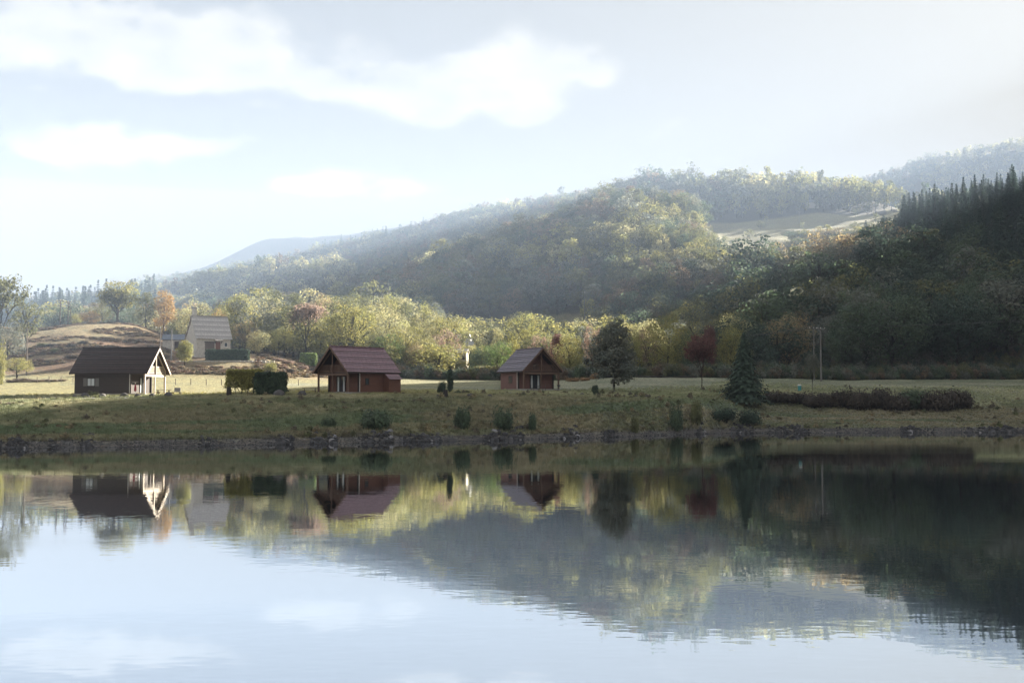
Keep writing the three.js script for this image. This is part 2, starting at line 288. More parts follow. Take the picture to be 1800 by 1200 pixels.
// ---------------------------------------------------------------- trees
const leafMats = {};
function leafMat(name) {                                               // one material for each foliage colour
  if (leafMats[name]) return leafMats[name];
  const c = { olive: [.13, .135, .06], yellowgreen: [.245, .235, .085], green: [.082, .115, .068], brightgreen: [.13, .18, .06], tan: [.28, .225, .125], brown: [.16, .12, .08], orange: [.31, .20, .075], red: [.16, .078, .07], pink: [.25, .18, .145], grey: [.145, .155, .125], spruce: [.046, .076, .062], darkgreen: [.056, .084, .060], bramble: [.07, .058, .046], bracken: [.34, .22, .11], pale: [.34, .32, .17] }[name];
  const m = new THREE.MeshPhysicalMaterial({ vertexColors: true, roughness: 1, transmission: /spruce|dark|bramble/.test(name) ? .22 : .42, thickness: 0, side: THREE.DoubleSide, specularIntensity: .5 });
  m.color.setRGB(...c.map((x) => x * (/spruce|dark|bramble|bracken/.test(name) ? 1.1 : 1.22))); return leafMats[name] = m;
}
const bark = std(.075, .06, .05, .95), barkGrey = std(.17, .155, .14, .95), barkPale = std(.55, .53, .49, .85), barkRed = std(.10, .05, .045, .95);
function crownGeo(seed, { clumps = 40, leaves = 90, size = .022, y0 = .2, R = .34, top = 1, shape = 1, cr = [.24, .40], skirt = 0 }) {
  const r = rng(seed), g = new Geo(), cy = (y0 + top) / 2, ry = (top - y0) / 2, centres = [];
  for (let k = 0; k < clumps; k++) {
    let x, y, z, t = 0;
    do { x = r() * 2 - 1; y = r() * 2 - 1; z = r() * 2 - 1; t++; } while ((x * x + y * y + z * z > 1 || x * x + y * y + z * z < .16) && t < 60);
    const up = (y + 1) / 2, taper = shape === 1 ? 1 : shape === 2 ? lerp(1.15, .5, up) : lerp(.75, 1.12, up), rc = R * lerp(cr[0], cr[1], r());
    const s = .80, c = V(x * (R - rc * .55) * taper, cy + y * (ry - rc * .7) * (s + .2), z * (R - rc * .55) * taper); c.rc = rc; centres.push(c);
    const tone = .78 + .44 * r(), warm = (r() - .5) * .16;
    for (let l = 0; l < leaves; l++) {
      const a = r() * 6.2832, b = r() * 2 - 1, q = Math.sqrt(1 - b * b), dx = q * Math.cos(a), dy = b, dz = q * Math.sin(a);
      const out = dx * x + dy * (y + .5) + dz * z; if (out < -.35 && r() < .7) { l -= r() < .5 ? 1 : 0; continue; }
      const rr = rc * (.55 + .5 * Math.sqrt(r())), t2 = tone * (.72 + .56 * r());
      g.leaf(c.x + dx * rr, c.y + dy * rr * .85 - skirt * r() * rc, c.z + dz * rr, dx + (r() - .5) * 1.3, dy + .25 + (r() - .5) * 1.3, dz + (r() - .5) * 1.3, size * (.7 + .7 * r()), r, [t2 * (1 + warm), t2, t2 * (1 - warm)]);
    }
  }
  g.centres = centres; return g;
}
function trunkGeo(seed, centres, { h = .6, rad = .022, limbs = 9, sides = 5, lean = .03 }) {
  const r = rng(seed + 77), g = new Geo(), bx = (r() - .5) * lean, bz = (r() - .5) * lean, P = (t) => V(bx * t * t * 2, t * h, bz * t * t * 2 + Math.sin(t * 4) * .004);
  g.tube([V(0, -.03, 0), P(.08), P(.3), P(.6), P(1)], [rad * 1.5, rad * 1.1, rad * .9, rad * .65, rad * .2], sides + 1);
  for (let k = 0; k < Math.min(limbs, centres.length); k++) {
    const c = centres[k], t = clamp((c.y - .12) / h * .72, .25, .92), a = P(t), m = V(lerp(a.x, c.x, .5), lerp(a.y, c.y, .42), lerp(a.z, c.z, .5)), w = rad * .45 * (1 - t * .5);
    g.tube([a, m, c], [w, w * .7, w * .25], Math.max(3, sides - 1));
    for (let j = 0; j < 2; j++) { const e = V(c.x + (r() - .5) * c.rc * 1.8, c.y + (r() * .9) * c.rc, c.z + (r() - .5) * c.rc * 1.8); g.tube([m, e], [w * .5, w * .12], 3); }
  }
  return g;
}
function sparseGeo(seed, { twigs = 1, leaves = 3, size = .02, R = .32, h0 = .28, depth = 5, rad = .018 }) {   // a branching skeleton with few leaves
  const r = rng(seed), w = new Geo(), g = new Geo();
  const grow = (a, dir, len, rad, n) => {
    const b = a.clone().addScaledVector(dir, len), m = a.clone().lerp(b, .5).add(V((r() - .5) * len * .12, (r() - .2) * len * .06, (r() - .5) * len * .12));
    w.tube([a, m, b], [rad, rad * .82, rad * .62], n > 3 ? 5 : 3);
    if (n <= 2) for (let k = 0; k < leaves; k++) { const p = a.clone().lerp(b, r()), t = .7 + .6 * r(); g.leaf(p.x + (r() - .5) * .05, p.y + (r() - .5) * .05, p.z + (r() - .5) * .05, r() - .5, r() - .3, r() - .5, size * (.6 + .8 * r()), r, [t, t, t]); }
    if (!n) return;
    const kids = n > 3 ? 4 : 3;
    for (let k = 0; k < kids; k++) {
      const az = (k + r() * .8) / kids * 6.2832, sp = (.42 + .4 * r()) * (R / .32), d = dir.clone().multiplyScalar(1 - sp * .35).add(V(Math.cos(az) * sp, .22, Math.sin(az) * sp)).normalize();
      grow(a.clone().lerp(b, k ? .55 + .45 * r() : 1), d, len * (.62 + .18 * r()), rad * .58, n - 1);
    }
  };
  grow(V(0, -.02, 0), V((r() - .5) * .08, 1, (r() - .5) * .08).normalize(), h0, rad, depth);
  const all = w.p; let top = 0; for (let k = 1; k < all.length; k += 3) top = Math.max(top, all[k]);
  for (const arr of [w.p, g.p]) for (let k = 0; k < arr.length; k++) arr[k] /= top;
  return [w, g];
}
function spruceGeo(seed, { levels = 26, per = 11, sprays = 7, size = .035, R = .2, y0 = .06, droop = .35, pow = 1.05 }) {
  const r = rng(seed), g = new Geo();
  for (let k = 0; k < levels; k++) {
    const t = (k + .3) / levels, y = lerp(y0, .985, t), rr = R * Math.pow(1 - t, pow) * (.82 + .3 * r()) + .008, tone = .8 + .35 * r();
    const n = Math.max(4, Math.round(per * (1 - t * .55)));
    for (let b = 0; b < n; b++) {
      const a = (b + r() * .9) / n * 6.2832 + k * .7, L = rr * (.72 + .42 * r()), ca = Math.cos(a), sa = Math.sin(a);
      for (let s = 0; s < sprays; s++) {
        const f = (s + .6 + r() * .5) / sprays, w = L * (1 - f) * .45, off = (r() - .5) * 2 * w, yy = y - droop * L * f * f + .10 * L * f + (r() - .5) * .01, c = tone * (.75 + .5 * r());
        g.leaf(ca * L * f - sa * off, yy, sa * L * f + ca * off, ca * .95 + (r() - .5) * .9, .55, sa * .95 + (r() - .5) * .9, size * (.7 + .6 * r()) * (1.2 - .75 * t), r, [c, c, c], 1.15);
      }
    }
  }
  for (let s = 0; s < 10; s++) { const c = .8 + .4 * r(); g.leaf((r() - .5) * .008, .955 + .045 * r(), (r() - .5) * .008, r() - .5, .15, r() - .5, size * .7, r, [c, c, c], 1.4); }
  const w = new Geo(); w.tube([V(0, -.03, 0), V(0, .3, 0), V(0, .97, 0)], [.018, .013, .002], 5); return [w, g];
}
function shrubGeo(seed, n, size, { flat = 1, up = 0, lumps = 7, loose = .14 } = {}) {   // radius 1 in plan, height 1
  const r = rng(seed), g = new Geo(), c = [];
  for (let k = 0; k < lumps; k++) { const a = r() * 6.28, q = Math.sqrt(r()) * .62; c.push([Math.cos(a) * q, .25 + .45 * r() * (1.15 - q), Math.sin(a) * q, .26 + .2 * r(), .75 + .5 * r()]); }
  for (let k = 0; k < n; k++) {
    const m = c[k % lumps], a = r() * 6.2832, b = r() * 1.9 - .9, q = Math.sqrt(Math.max(0, 1 - b * b)), rr = m[3] * (.45 + .62 * r() + (r() < loose ? .6 * r() : 0)), t = m[4] * (.7 + .6 * r());
    const y = m[1] + b * rr * flat; g.leaf(m[0] + q * Math.cos(a) * rr * 1.15, Math.max(.01, y), m[2] + q * Math.sin(a) * rr * 1.15, q * Math.cos(a) + (r() - .5), b + .3 + (r() - .5), q * Math.sin(a) + (r() - .5), size * (.6 + .8 * r()), r, [t, t, t], 1 + up);
  }
  const w = new Geo(); for (let k = 0; k < Math.min(5, lumps); k++) w.tube([V(m0(k, c)[0] * .15, -.06, m0(k, c)[2] * .15), V(c[k][0], c[k][1], c[k][2])], [.035, .01], 4);
  return [w, g];
}
const m0 = (k, c) => c[k];
const PROTO = {};
function proto(kind, level, v) {
  const key = kind + level + v; if (PROTO[key]) return PROTO[key];
  const s = 1000 + v * 131 + level * 17 + kind.length * 7; let t, c;
  const det = [{ clumps: 46, leaves: 100, size: .023 }, { clumps: 34, leaves: 44, size: .037 }, { clumps: 20, leaves: 20, size: .07 }][level], sides = [6, 4, 3][level];
  if (kind === 'broad') { c = crownGeo(s, { ...det, y0: .05, R: .40, shape: 1 }); t = trunkGeo(s, c.centres, { h: .62, sides }); }
  else if (kind === 'tall') { c = crownGeo(s + 5, { ...det, y0: .07, R: .30, shape: 2 }); t = trunkGeo(s, c.centres, { h: .75, sides }); }
  else if (kind === 'open') { c = crownGeo(s + 9, { ...det, leaves: Math.round(det.leaves * .5), clumps: Math.round(det.clumps * 1.1), y0: .25, R: .36, shape: 3, cr: [.16, .3] }); t = trunkGeo(s, c.centres, { h: .8, sides, limbs: 22 }); }
  else if (kind === 'apple') { c = crownGeo(s + 11, { ...det, y0: .30, R: .55, shape: 1, cr: [.2, .34] }); t = trunkGeo(s, c.centres, { h: .6, sides, limbs: 14, rad: .04 }); }
  else if (kind === 'birch') { c = crownGeo(s + 13, { clumps: 120, leaves: 90, size: .024, y0: .10, R: .315, shape: 2, cr: [.16, .3], skirt: .6 }); t = trunkGeo(s, c.centres, { h: .93, sides: 7, limbs: 26, rad: .012, lean: .02 }); }
  else if (kind === 'sparse') { [t, c] = sparseGeo(s, level ? { depth: 4, leaves: 5, size: .045 } : { depth: 5, leaves: 4, size: .024 }); }
  else if (kind === 'sapling') { [t, c] = sparseGeo(s + 3, { depth: 5, leaves: 6, size: .028, R: .36, h0: .3, rad: .014 }); }
  else if (kind === 'fir') { [t, c] = spruceGeo(s, { levels: 44, per: 18, sprays: 14, size: .038, R: .32, y0: .03, droop: .22, pow: .88 }); }
  else if (kind === 'spruce') { [t, c] = spruceGeo(s, [{}, { levels: 24, per: 11, sprays: 6, size: .05, R: .23, pow: .9 }, { levels: 15, per: 8, sprays: 4, size: .075, R: .23, pow: .9 }][level]); }
  else if (kind === 'column') { c = crownGeo(s, { clumps: 90, leaves: 46, size: .03, y0: .02, R: .11, shape: 2, cr: [.5, .8] }); t = trunkGeo(s, c.centres, { h: .8, rad: .012 }); }
  else if (kind === 'cone') { c = crownGeo(s, { clumps: 60, leaves: 90, size: .035, y0: .02, R: .36, shape: 2, cr: [.28, .42] }); t = trunkGeo(s, c.centres, { h: .8, rad: .02 }); }
  else if (kind === 'shrub') { [t, c] = shrubGeo(s, [2600, 900, 300][level], [.085, .13, .22][level]); }
  else if (kind === 'brush') { [t, c] = shrubGeo(s, [1700, 700, 300][level], [.11, .16, .24][level], { up: .9, lumps: 13, loose: .3 }); }
  return PROTO[key] = { trunk: t.build(), crown: c.build() };
}
function plant(name, kind, level, v, pos, height, width, turn, foliage, label, category, group, wood = bark) {
  const p = proto(kind, level, v), o = thing(name, label, category, pos, turn, group), unit = { broad: .80, tall: .62, open: .72, apple: 1.1, birch: .52, sparse: .8, sapling: .9, fir: .60, spruce: .40, column: .22, cone: .72, shrub: 1.9, brush: 1.9 }[kind];
  const w = width / unit; o.scale.set(w, height, w);
  part(/shrub|brush/.test(kind) ? 'stem' : 'trunk', p.trunk, wood, o); part(/shrub|brush/.test(kind) ? 'foliage' : 'crown', p.crown, leafMat(foliage), o); return o;
}
function stand(px, d) { const x = (px - 900) / F * d * 1.0012; return [x, ground(x, d), -d]; }   // a place on the ground in that direction
function treeAt(px, d, topY, wPx, kind, level, foliage, label, opt = {}) {
  const p = stand(px, d), top = at(px, topY, d).y, w = wPx * d / F;
  return plant(opt.name ?? 'tree', kind, level, opt.v ?? (Math.round(px) % 3), p, Math.max(.4, top - p[1]), w, px * 1.7 % 6.28, foliage, label, opt.cat ?? 'tree', opt.group, opt.wood);
}
const taken = [];
for (const [px, d, top, w, kind, lv, fo, label, opt] of [
  [0, 232, 480, 84, 'sparse', 0, 'olive', 'tall half-bare tree reaching into the sky at the left edge', { wood: bark }],
  [44, 224, 519, 66, 'open', 0, 'olive', 'olive tree with airy crown right of the half-bare tree at left edge'],
  [12, 216, 558, 70, 'broad', 0, 'grey', 'low grey-green tree under the half-bare tree at left edge'],
  [30, 186, 627, 64, 'apple', 0, 'yellowgreen', 'spreading yellow-green fruit tree with short trunk in the sunlit field'],
  [206, 284, 484, 84, 'open', 0, 'yellowgreen', 'tallest thin-topped tree on the brown knoll'],
  [205, 283, 505, 70, 'sparse', 0, 'olive', 'bare-twigged tree among the crown of the tallest knoll tree'],
  [178, 286, 524, 44, 'broad', 0, 'olive', 'dark olive tree left of the tallest knoll tree'],
  [232, 289, 527, 40, 'broad', 0, 'green', 'green tree just right of the tallest knoll tree'],
  [255, 285, 510, 48, 'tall', 0, 'olive', 'olive tree in the middle of the knoll clump'],
  [287, 286, 500, 50, 'tall', 0, 'orange', 'orange-tinged tall tree at the right end of the knoll clump'],
  [157, 282, 546, 40, 'broad', 0, 'orange', 'small orange tree at the left end of the knoll clump'],
  [133, 286, 550, 24, 'broad', 0, 'yellowgreen', 'tiny yellow-green tree beside the leaning poles on the knoll'],
  [341, 262, 522, 70, 'broad', 0, 'pale', 'round straw-coloured tree rising behind the slate roof'],
  [312, 272, 548, 40, 'broad', 0, 'olive', 'olive tree behind the chimney of the slate-roofed house'],
  [325, 209, 591, 35, 'cone', 0, 'yellowgreen', 'cone-shaped yellow-green tree in front of the stone house gable', { name: 'garden_tree' }],
  [386, 252, 540, 36, 'broad', 0, 'orange', 'orange-crowned tree right of the slate roof ridge'],
  [408, 254, 543, 38, 'broad', 0, 'green', 'dark green tree beside the orange tree right of slate roof'],
  [430, 238, 560, 58, 'open', 0, 'tan', 'tan thin-leaved tree right of the stone house'],
  [453, 230, 573, 46, 'broad', 0, 'pale', 'pale yellow small tree right of the stone house garden'],
  [489, 242, 566, 52, 'broad', 0, 'yellowgreen', 'yellow-green tree above the trimmed dark hedge'],
  [470, 292, 498, 82, 'broad', 0, 'olive', 'largest olive tree above the stone house garden'],
  [441, 294, 516, 32, 'spruce', 0, 'spruce', 'dark spruce left of the largest olive tree', { name: 'spruce_tree' }],
  [520, 302, 508, 62, 'tall', 0, 'olive', 'upright olive tree right of the largest olive tree'],
  [536, 250, 531, 66, 'sparse', 0, 'pink', 'pinkish nearly bare tree above the brown bracken slope', { wood: barkGrey }],
  [576, 302, 503, 64, 'broad', 0, 'tan', 'tan tree on the skyline of the lit wood, left end'],
  [626, 312, 509, 70, 'broad', 0, 'olive', 'broad olive tree high in the lit wood above the middle chalet'],
  [680, 312, 513, 64, 'broad', 0, 'yellowgreen', 'yellow-green tree high in the lit wood above middle chalet roof'],
  [713, 306, 521, 58, 'tall', 0, 'olive', 'olive tree second from the right end of the lit wood'],
  [743, 296, 528, 66, 'broad', 0, 'yellowgreen', 'sunlit yellow-green tree at the right end of the lit wood'],
  [601, 266, 547, 62, 'broad', 0, 'olive', 'olive tree above the ridge of the middle chalet'],
  [651, 264, 562, 56, 'broad', 0, 'yellowgreen', 'yellow-green tree above the right part of the middle chalet roof'],
  [562, 250, 577, 40, 'tall', 0, 'yellowgreen', 'slender yellow tree left of the middle chalet ridge'],
  [683, 240, 584, 68, 'broad', 0, 'brightgreen', 'bright green round tree right behind the middle chalet'],
  [726, 240, 592, 52, 'broad', 0, 'tan', 'tan tree right of the bright green round tree'],
  [752, 246, 588, 46, 'open', 0, 'pale', 'pale thin tree left of the round tan tree'],
  [784, 250, 574, 62, 'open', 0, 'pink', 'round tan tree with fine twigs beside the white gable'],
  [802, 238, 622, 40, 'broad', 0, 'olive', 'low olive tree under the white gable'],
  [846, 244, 604, 48, 'broad', 0, 'green', 'green tree right of the white gable'],
  [873, 248, 590, 72, 'broad', 0, 'brightgreen', 'large green tree left above the small chalet roof'],
  [875, 276, 566, 34, 'tall', 0, 'pale', 'pale pointed tree rising above the large green tree'],
  [906, 240, 594, 28, 'tall', 0, 'yellowgreen', 'slim yellow-green tree just left above small chalet ridge'],
  [949, 242, 584, 46, 'open', 0, 'pink', 'pinkish tree directly behind the small chalet ridge'],
  [979, 247, 579, 38, 'tall', 0, 'red', 'reddish-topped tree right behind the small chalet'],
  [1001, 240, 582, 54, 'broad', 0, 'yellowgreen', 'yellow-green tree right of the reddish-topped tree'],
  [1042, 252, 566, 44, 'open', 0, 'pink', 'pinkish tree just left of the birch'],
  [1079, 167, 549, 88, 'birch', 0, 'grey', 'tall birch with pale trunk and hanging foliage in the field', { wood: barkPale, name: 'birch_tree' }],
  [1110, 242, 571, 44, 'broad', 0, 'yellowgreen', 'bright yellow-green tree showing at the right side of the birch'],
  [1101, 277, 553, 38, 'broad', 0, 'pale', 'pale tree top behind the birch'],
  [1140, 247, 566, 46, 'open', 0, 'pink', 'pinkish tree left of the large sunlit yellow-green tree'],
  [1174, 241, 549, 94, 'broad', 0, 'yellowgreen', 'large sunlit yellow-green tree between birch and red sapling'],
  [1208, 239, 578, 50, 'broad', 0, 'green', 'green tree at the right foot of the large sunlit tree'],
  [1246, 247, 563, 38, 'tall', 0, 'red', 'red tree rising behind the red sapling'],
  [1284, 243, 556, 56, 'broad', 0, 'yellowgreen', 'sunlit yellow-green tree left behind the dark fir'],
  [1233, 180, 588, 60, 'sapling', 0, 'red', 'thin red-leaved sapling standing alone in the field', { wood: barkRed, name: 'sapling_tree' }],
  [1308, 162, 582, 84, 'fir', 0, 'darkgreen', 'dark dense fir standing on the lake bank', { name: 'fir_tree' }],
  [1352, 234, 622, 38, 'broad', 0, 'darkgreen', 'small dark round tree right of the fir'],
  [1386, 264, 536, 96, 'broad', 0, 'tan', 'broad tree with sunlit tan top right of the fir'],
  [1332, 262, 578, 50, 'broad', 0, 'darkgreen', 'dark tree between the fir and the tan-topped tree'],
  [1428, 180, 618, 22, 'sparse', 0, 'grey', 'thin bare young tree in front of the twin poles', { name: 'sapling_tree', wood: barkGrey }],
]) { treeAt(px, d, top, w, kind, lv, fo, label, opt); taken.push([(px - 900) / F * d, d, w * d / F * .4]); }

// the woods: every tree has its place; the ones that show largest are things, the rest of each wood is one mass
{
  const r = rng(42), list = [], horizon = new Float32Array(400).fill(-1);
  const cell = (d) => d < 345 ? 7 : d < 700 ? 8.4 : 9.4;
  const cand = [];
  for (let d = 230; d < 1370; d += cell(d) * .9) {
    const s = cell(d), x0 = -0.56 * d, x1 = .485 * d;
    for (let x = x0; x < x1; x += s) {
      const X = x + (r() - .5) * s * .9, Dd = d + (r() - .5) * s * .9; const a = r(), b = r(), c = r(), e = r();
      if (forest(X, Dd) <= 0) continue;
      if (taken.some((t) => Math.hypot(t[0] - X, t[1] - Dd) < t[2])) continue;
      const qq = qOf(X, Dd); if (qq > 800 && qq < 1450 && Dd < 264 && a < .6) continue; if (qq > 1330 && Dd < 430 && a * 7.3 % 1 < .5) continue;
      cand.push([X, Dd, a, b, c, e]);
    }
  }
  // scattered bushes and trees on the open slopes
  for (let k = 0; k < 260; k++) { const d = 350 + r() * 460, x = (-.1 + .62 * r()) * d; if (forest(x, d) <= 0 && r() < .5) cand.push([x, d, r(), r(), r(), r(), 1]); }
  for (const [X, Dd, a, b, c, e, small] of cand) {
    const q = qOf(X, Dd), n = fbm(X * .022 + 30, Dd * .022, 3), n2 = fbm(X * .05 + 80, Dd * .05 + 3, 2);
    let kind = a < .55 ? 'broad' : a < .85 ? 'tall' : 'open', h = (Dd > 345 ? 10 : 8.5) + 7 * b, w = h * (kind === 'tall' ? .62 : .86) * (.85 + .35 * c), fo;
    if (e > .9 && Dd > 345) { h *= 1.3; w *= 1.35; }
    const u = clamp(n2 * .6 + c * .4, 0, 1);
    const warm = ['tan', 'olive', 'olive', 'yellowgreen', 'pale', 'olive', 'yellowgreen', 'grey', 'pale', 'olive'], cool = ['olive', 'green', 'grey', 'darkgreen', 'olive', 'green', 'brown', 'olive', 'grey', 'tan'];
    const slopeRight = q > 1300 && Dd < 660, spruceLand = (q > 1560 + (n - .5) * 170 && Dd > 470 - (q - 1560) * .5 + (n2 - .5) * 90 && Dd < 660) || (q < 270 && Dd > 560 && Dd < 780 && n2 > .3) || (q > 540 && q < 760 && Dd > 1150 && n > .52);
    if (spruceLand && !small) { kind = 'spruce'; h = 10 + 13 * b; w = h * (.40 + .12 * c); fo = c < .8 ? 'spruce' : 'darkgreen'; }
    else if (slopeRight) fo = Dd < 420 ? ['darkgreen', 'green', 'darkgreen', 'olive', 'green', 'grey', 'green', 'darkgreen'][Math.floor(e * 8)] : cool[Math.floor(e * 10)];
    else fo = (n > (Dd > 400 && q < 1260 && q > 640 ? .62 : .5) ? warm : cool)[Math.floor(clamp(u * .5 + e * .5, 0, .999) * 10)];
    if (Dd < 300 && q > 540 && q < 1450) { h *= (Dd < 243 ? .55 : .85) * (.7 + .6 * c); w *= .85; if (q > 790 && q < 870) h *= .6; if (q > 800 && Dd < 275) h *= .68; }
    if (slopeRight && Dd < 440 && kind !== 'spruce') { h *= 1.4; w *= 1.5; }
    if (Dd < 345 && q < 395) h *= .8;
    if (Dd > 345 && Dd < 560 && q < 640) h *= .7;
    if (Dd > 780 && Dd < 905 && q > 1080) h *= 1.25;
    if (q > 1370 && q < 1590 && Dd > 500 && Dd < 672) h *= .6;
    if (small) { h *= .45; w = h * .95; kind = 'broad'; }
    list.push({ X, Dd, q, kind, h, w, fo, v: Math.floor(e * 3), turn: c * 6.28, y: ground(X, Dd), small });
  }
  // leave out what the land in front wholly hides
  list.sort((p, s) => p.Dd - s.Dd);
  let dd = 150, kept = [];
  for (const t of list) {
    while (dd < t.Dd - 12) { for (let k = 0; k < 400; k++) { const q = -200 + k * 5.75, e = (ground((q - 900) / F * dd, dd) - C) / dd; if (e > horizon[k]) horizon[k] = e; } dd += 12; }
    const k = clamp(Math.round((t.q + 200) / 5.75), 0, 399);
    if ((t.y + t.h * 1.15 - C) / t.Dd > horizon[k] - .004) kept.push(t);
  }
  for (const t of kept) t.size = t.h * t.w / (t.Dd * t.Dd) * (t.q > 15 && t.q < 1785 ? 1 : 0) * (t.small ? .5 : 1);
  { const ub = [], p = proto('shrub', 1, 0), im0 = leafMat('green').clone(), r3 = rng(88); im0.color.setRGB(1, 1, 1);
    for (let k = 0; k < 2600; k++) { const q = 530 + 1350 * r3(), d = lerp(228, 262, Math.pow(r3(), 1.6)) + clamp((q - 1330) / 400, 0, 1) * 14, x = (q - 900) / F * d; if (q < 600 && d < 244) continue; ub.push([x, d, r3(), r3()]); }
    const im = new THREE.InstancedMesh(p.crown, im0, ub.length), M2 = new THREE.Matrix4(), c2 = new THREE.Color(), e2 = new THREE.Euler(), q2 = new THREE.Quaternion();
    ub.forEach(([x, d, a, b], k) => { const s = .8 + 1.3 * a; M2.compose(V(x, ground(x, d) - .1, -d), q2.setFromEuler(e2.set(0, b * 6.28, 0)), V(s, s * (.8 + b), s)); im.setMatrixAt(k, M2); im.setColorAt(k, c2.copy(leafMat(['green', 'olive', 'darkgreen', 'grey', 'brown'][k % 5]).color)); });
    im.name = 'undergrowth'; info(im, 'low undergrowth at the foot of the trees behind the field', 'undergrowth', null, 'stuff'); scene.add(im); }
  const order = kept.slice().sort((p, s) => s.size - p.size), own = new Set();
  let nb = 0, ns = 0; for (const t of order) { if (t.kind === 'spruce') { if (ns < 60) { own.add(t); ns++; } } else if (nb < 190) { own.add(t); nb++; } }
  const word = { olive: 'olive', yellowgreen: 'yellow-green', green: 'green', darkgreen: 'dark green', tan: 'tan', brown: 'brown', orange: 'orange', pink: 'pinkish', grey: 'grey-green', pale: 'straw-coloured', spruce: 'dark', red: 'red', brightgreen: 'bright green' };
  const zone = (t) => t.kind === 'spruce' ? (t.q > 1400 ? ['on the upper dark slope at right', 'spruces on the right slope'] : ['in the far spruce wood at left', 'spruces at left'])
    : t.q > 1300 && t.Dd < 660 ? (t.q > 1600 ? ['low on the dark slope at the right edge', 'trees on the right slope'] : ['on the dark slope behind the twin poles', 'trees on the slope behind the poles'])
    : t.Dd < 345 ? (t.q < 400 ? ['behind the brown knoll at left', 'trees behind the knoll'] : t.q < 790 ? ['in the lit wood behind the middle chalet', 'trees of the lit wood'] : ['in the tree row along the back of the field', 'trees along the back of the field'])
    : t.q > 1040 ? ['on the hillside above the birch and fir', 'trees on the hillside above the birch'] : ['on the shaded middle hill', 'trees on the middle hill'];
  const families = {}, nth = ['leftmost', 'second from left', 'third from left', 'fourth from left', 'fifth from left', 'sixth from left', 'seventh from left', 'eighth from left'];
  for (const t of own) {
    const [where, grp] = zone(t), spr = t.kind === 'spruce', yy = 697 - (t.y - C) * F / t.Dd, row = spr && t.q > 1400 ? (yy < 385 ? 'along the top of the dark right slope' : yy < 440 ? 'halfway up the dark right slope' : 'low on the dark right slope') : where;
    const what = spr ? `${t.h > 18 ? 'tall' : t.h > 14 ? 'medium' : 'short'} dark spruce` : `${{ broad: 'round', tall: 'upright', open: 'thin-leaved' }[t.kind]} ${word[t.fo]} tree`;
    (families[`${what}|${row}|${grp}`] ??= []).push(t);
  }
  for (const [key, ts] of Object.entries(families)) {
    const [what, row, grp] = key.split('|'); ts.sort((a, b) => a.q - b.q);
    ts.forEach((t, k) => { t.label = ts.length === 1 ? `${what} ${row}` : ts.length <= 8 ? `${k === ts.length - 1 ? 'rightmost' : nth[k]} ${what} ${row}` : `${what} ${row}`; t.group = `${what} ${grp}`; });
  }
  const inst = {};
  for (const t of kept) {
    if (own.has(t)) {
      plant(t.kind === 'spruce' ? 'spruce_tree' : 'tree', t.kind, t.Dd < 300 ? 0 : 1, t.v, [t.X, t.y, -t.Dd], t.h, t.w, t.turn, t.fo, t.label, 'tree', t.group);
    } else {
      const lv = t.Dd < 660 ? 1 : 2, zoneName = t.q > 1300 && t.Dd < 660 ? 'right_slope' : t.Dd < 345 ? 'field_edge' : t.Dd < 700 ? 'middle_hill' : t.q < 1050 ? 'back_hill' : 'upper_hill';
      (inst[`${zoneName}|${t.kind}|${lv}|${t.v}|${t.fo}`] ??= []).push(t);
    }
  }
  const M = new THREE.Matrix4(), E = new THREE.Euler(), Qn = new THREE.Quaternion(), unit = { broad: .80, tall: .62, open: .72, spruce: .40 }, col = new THREE.Color();
  // one mass for each wood and kind of crown; foliage colours differ from copy to copy
  const byMass = {};
  for (const [key, ts] of Object.entries(inst)) { const [z, kind, lv, v] = key.split('|'); (byMass[`${z}|${kind}|${lv}|${v}`] ??= []).push(...ts); }
  let total = 0;
  for (const [key, ts] of Object.entries(byMass)) {
    const [z, kind, lv, v] = key.split('|'), p = proto(kind, +lv, +v);
    const base = leafMat('olive').clone(); base.color.setRGB(1, 1, 1);
    const im = new THREE.InstancedMesh(p.crown, base, ts.length), tm = new THREE.InstancedMesh(p.trunk, bark, ts.length);
    ts.forEach((t, k) => { const w = t.w / unit[kind]; M.compose(V(t.X, t.y, -t.Dd), Qn.setFromEuler(E.set(0, t.turn, 0)), V(w, t.h, w)); im.setMatrixAt(k, M); tm.setMatrixAt(k, M); im.setColorAt(k, col.copy(leafMat(t.fo).color).multiplyScalar(.85 + .3 * hash(k, 7))); });
    const says = { right_slope: 'the dark right slope', field_edge: 'the edge of the field', middle_hill: 'the middle hill', back_hill: 'the far left ridge', upper_hill: 'the upper hill' }[z], ck = { broad: 'round', tall: 'upright', open: 'thin', spruce: 'pointed' }[kind];
    im.name = numbered(`woodland_${z}`); info(im, `far wood of ${ck} crowns covering ${says}`, 'wood', `woods on ${says}`, 'stuff'); scene.add(im);
    tm.name = numbered(`woodland_trunks_${z}`); info(tm, `trunks inside the wood of ${ck} crowns on ${says}`, 'wood', `woods on ${says}`, 'stuff'); scene.add(tm); total += ts.length;
  }
  console.log('trees', kept.length, 'own', own.size, 'masses', Object.keys(byMass).length, 'copies', total);
}
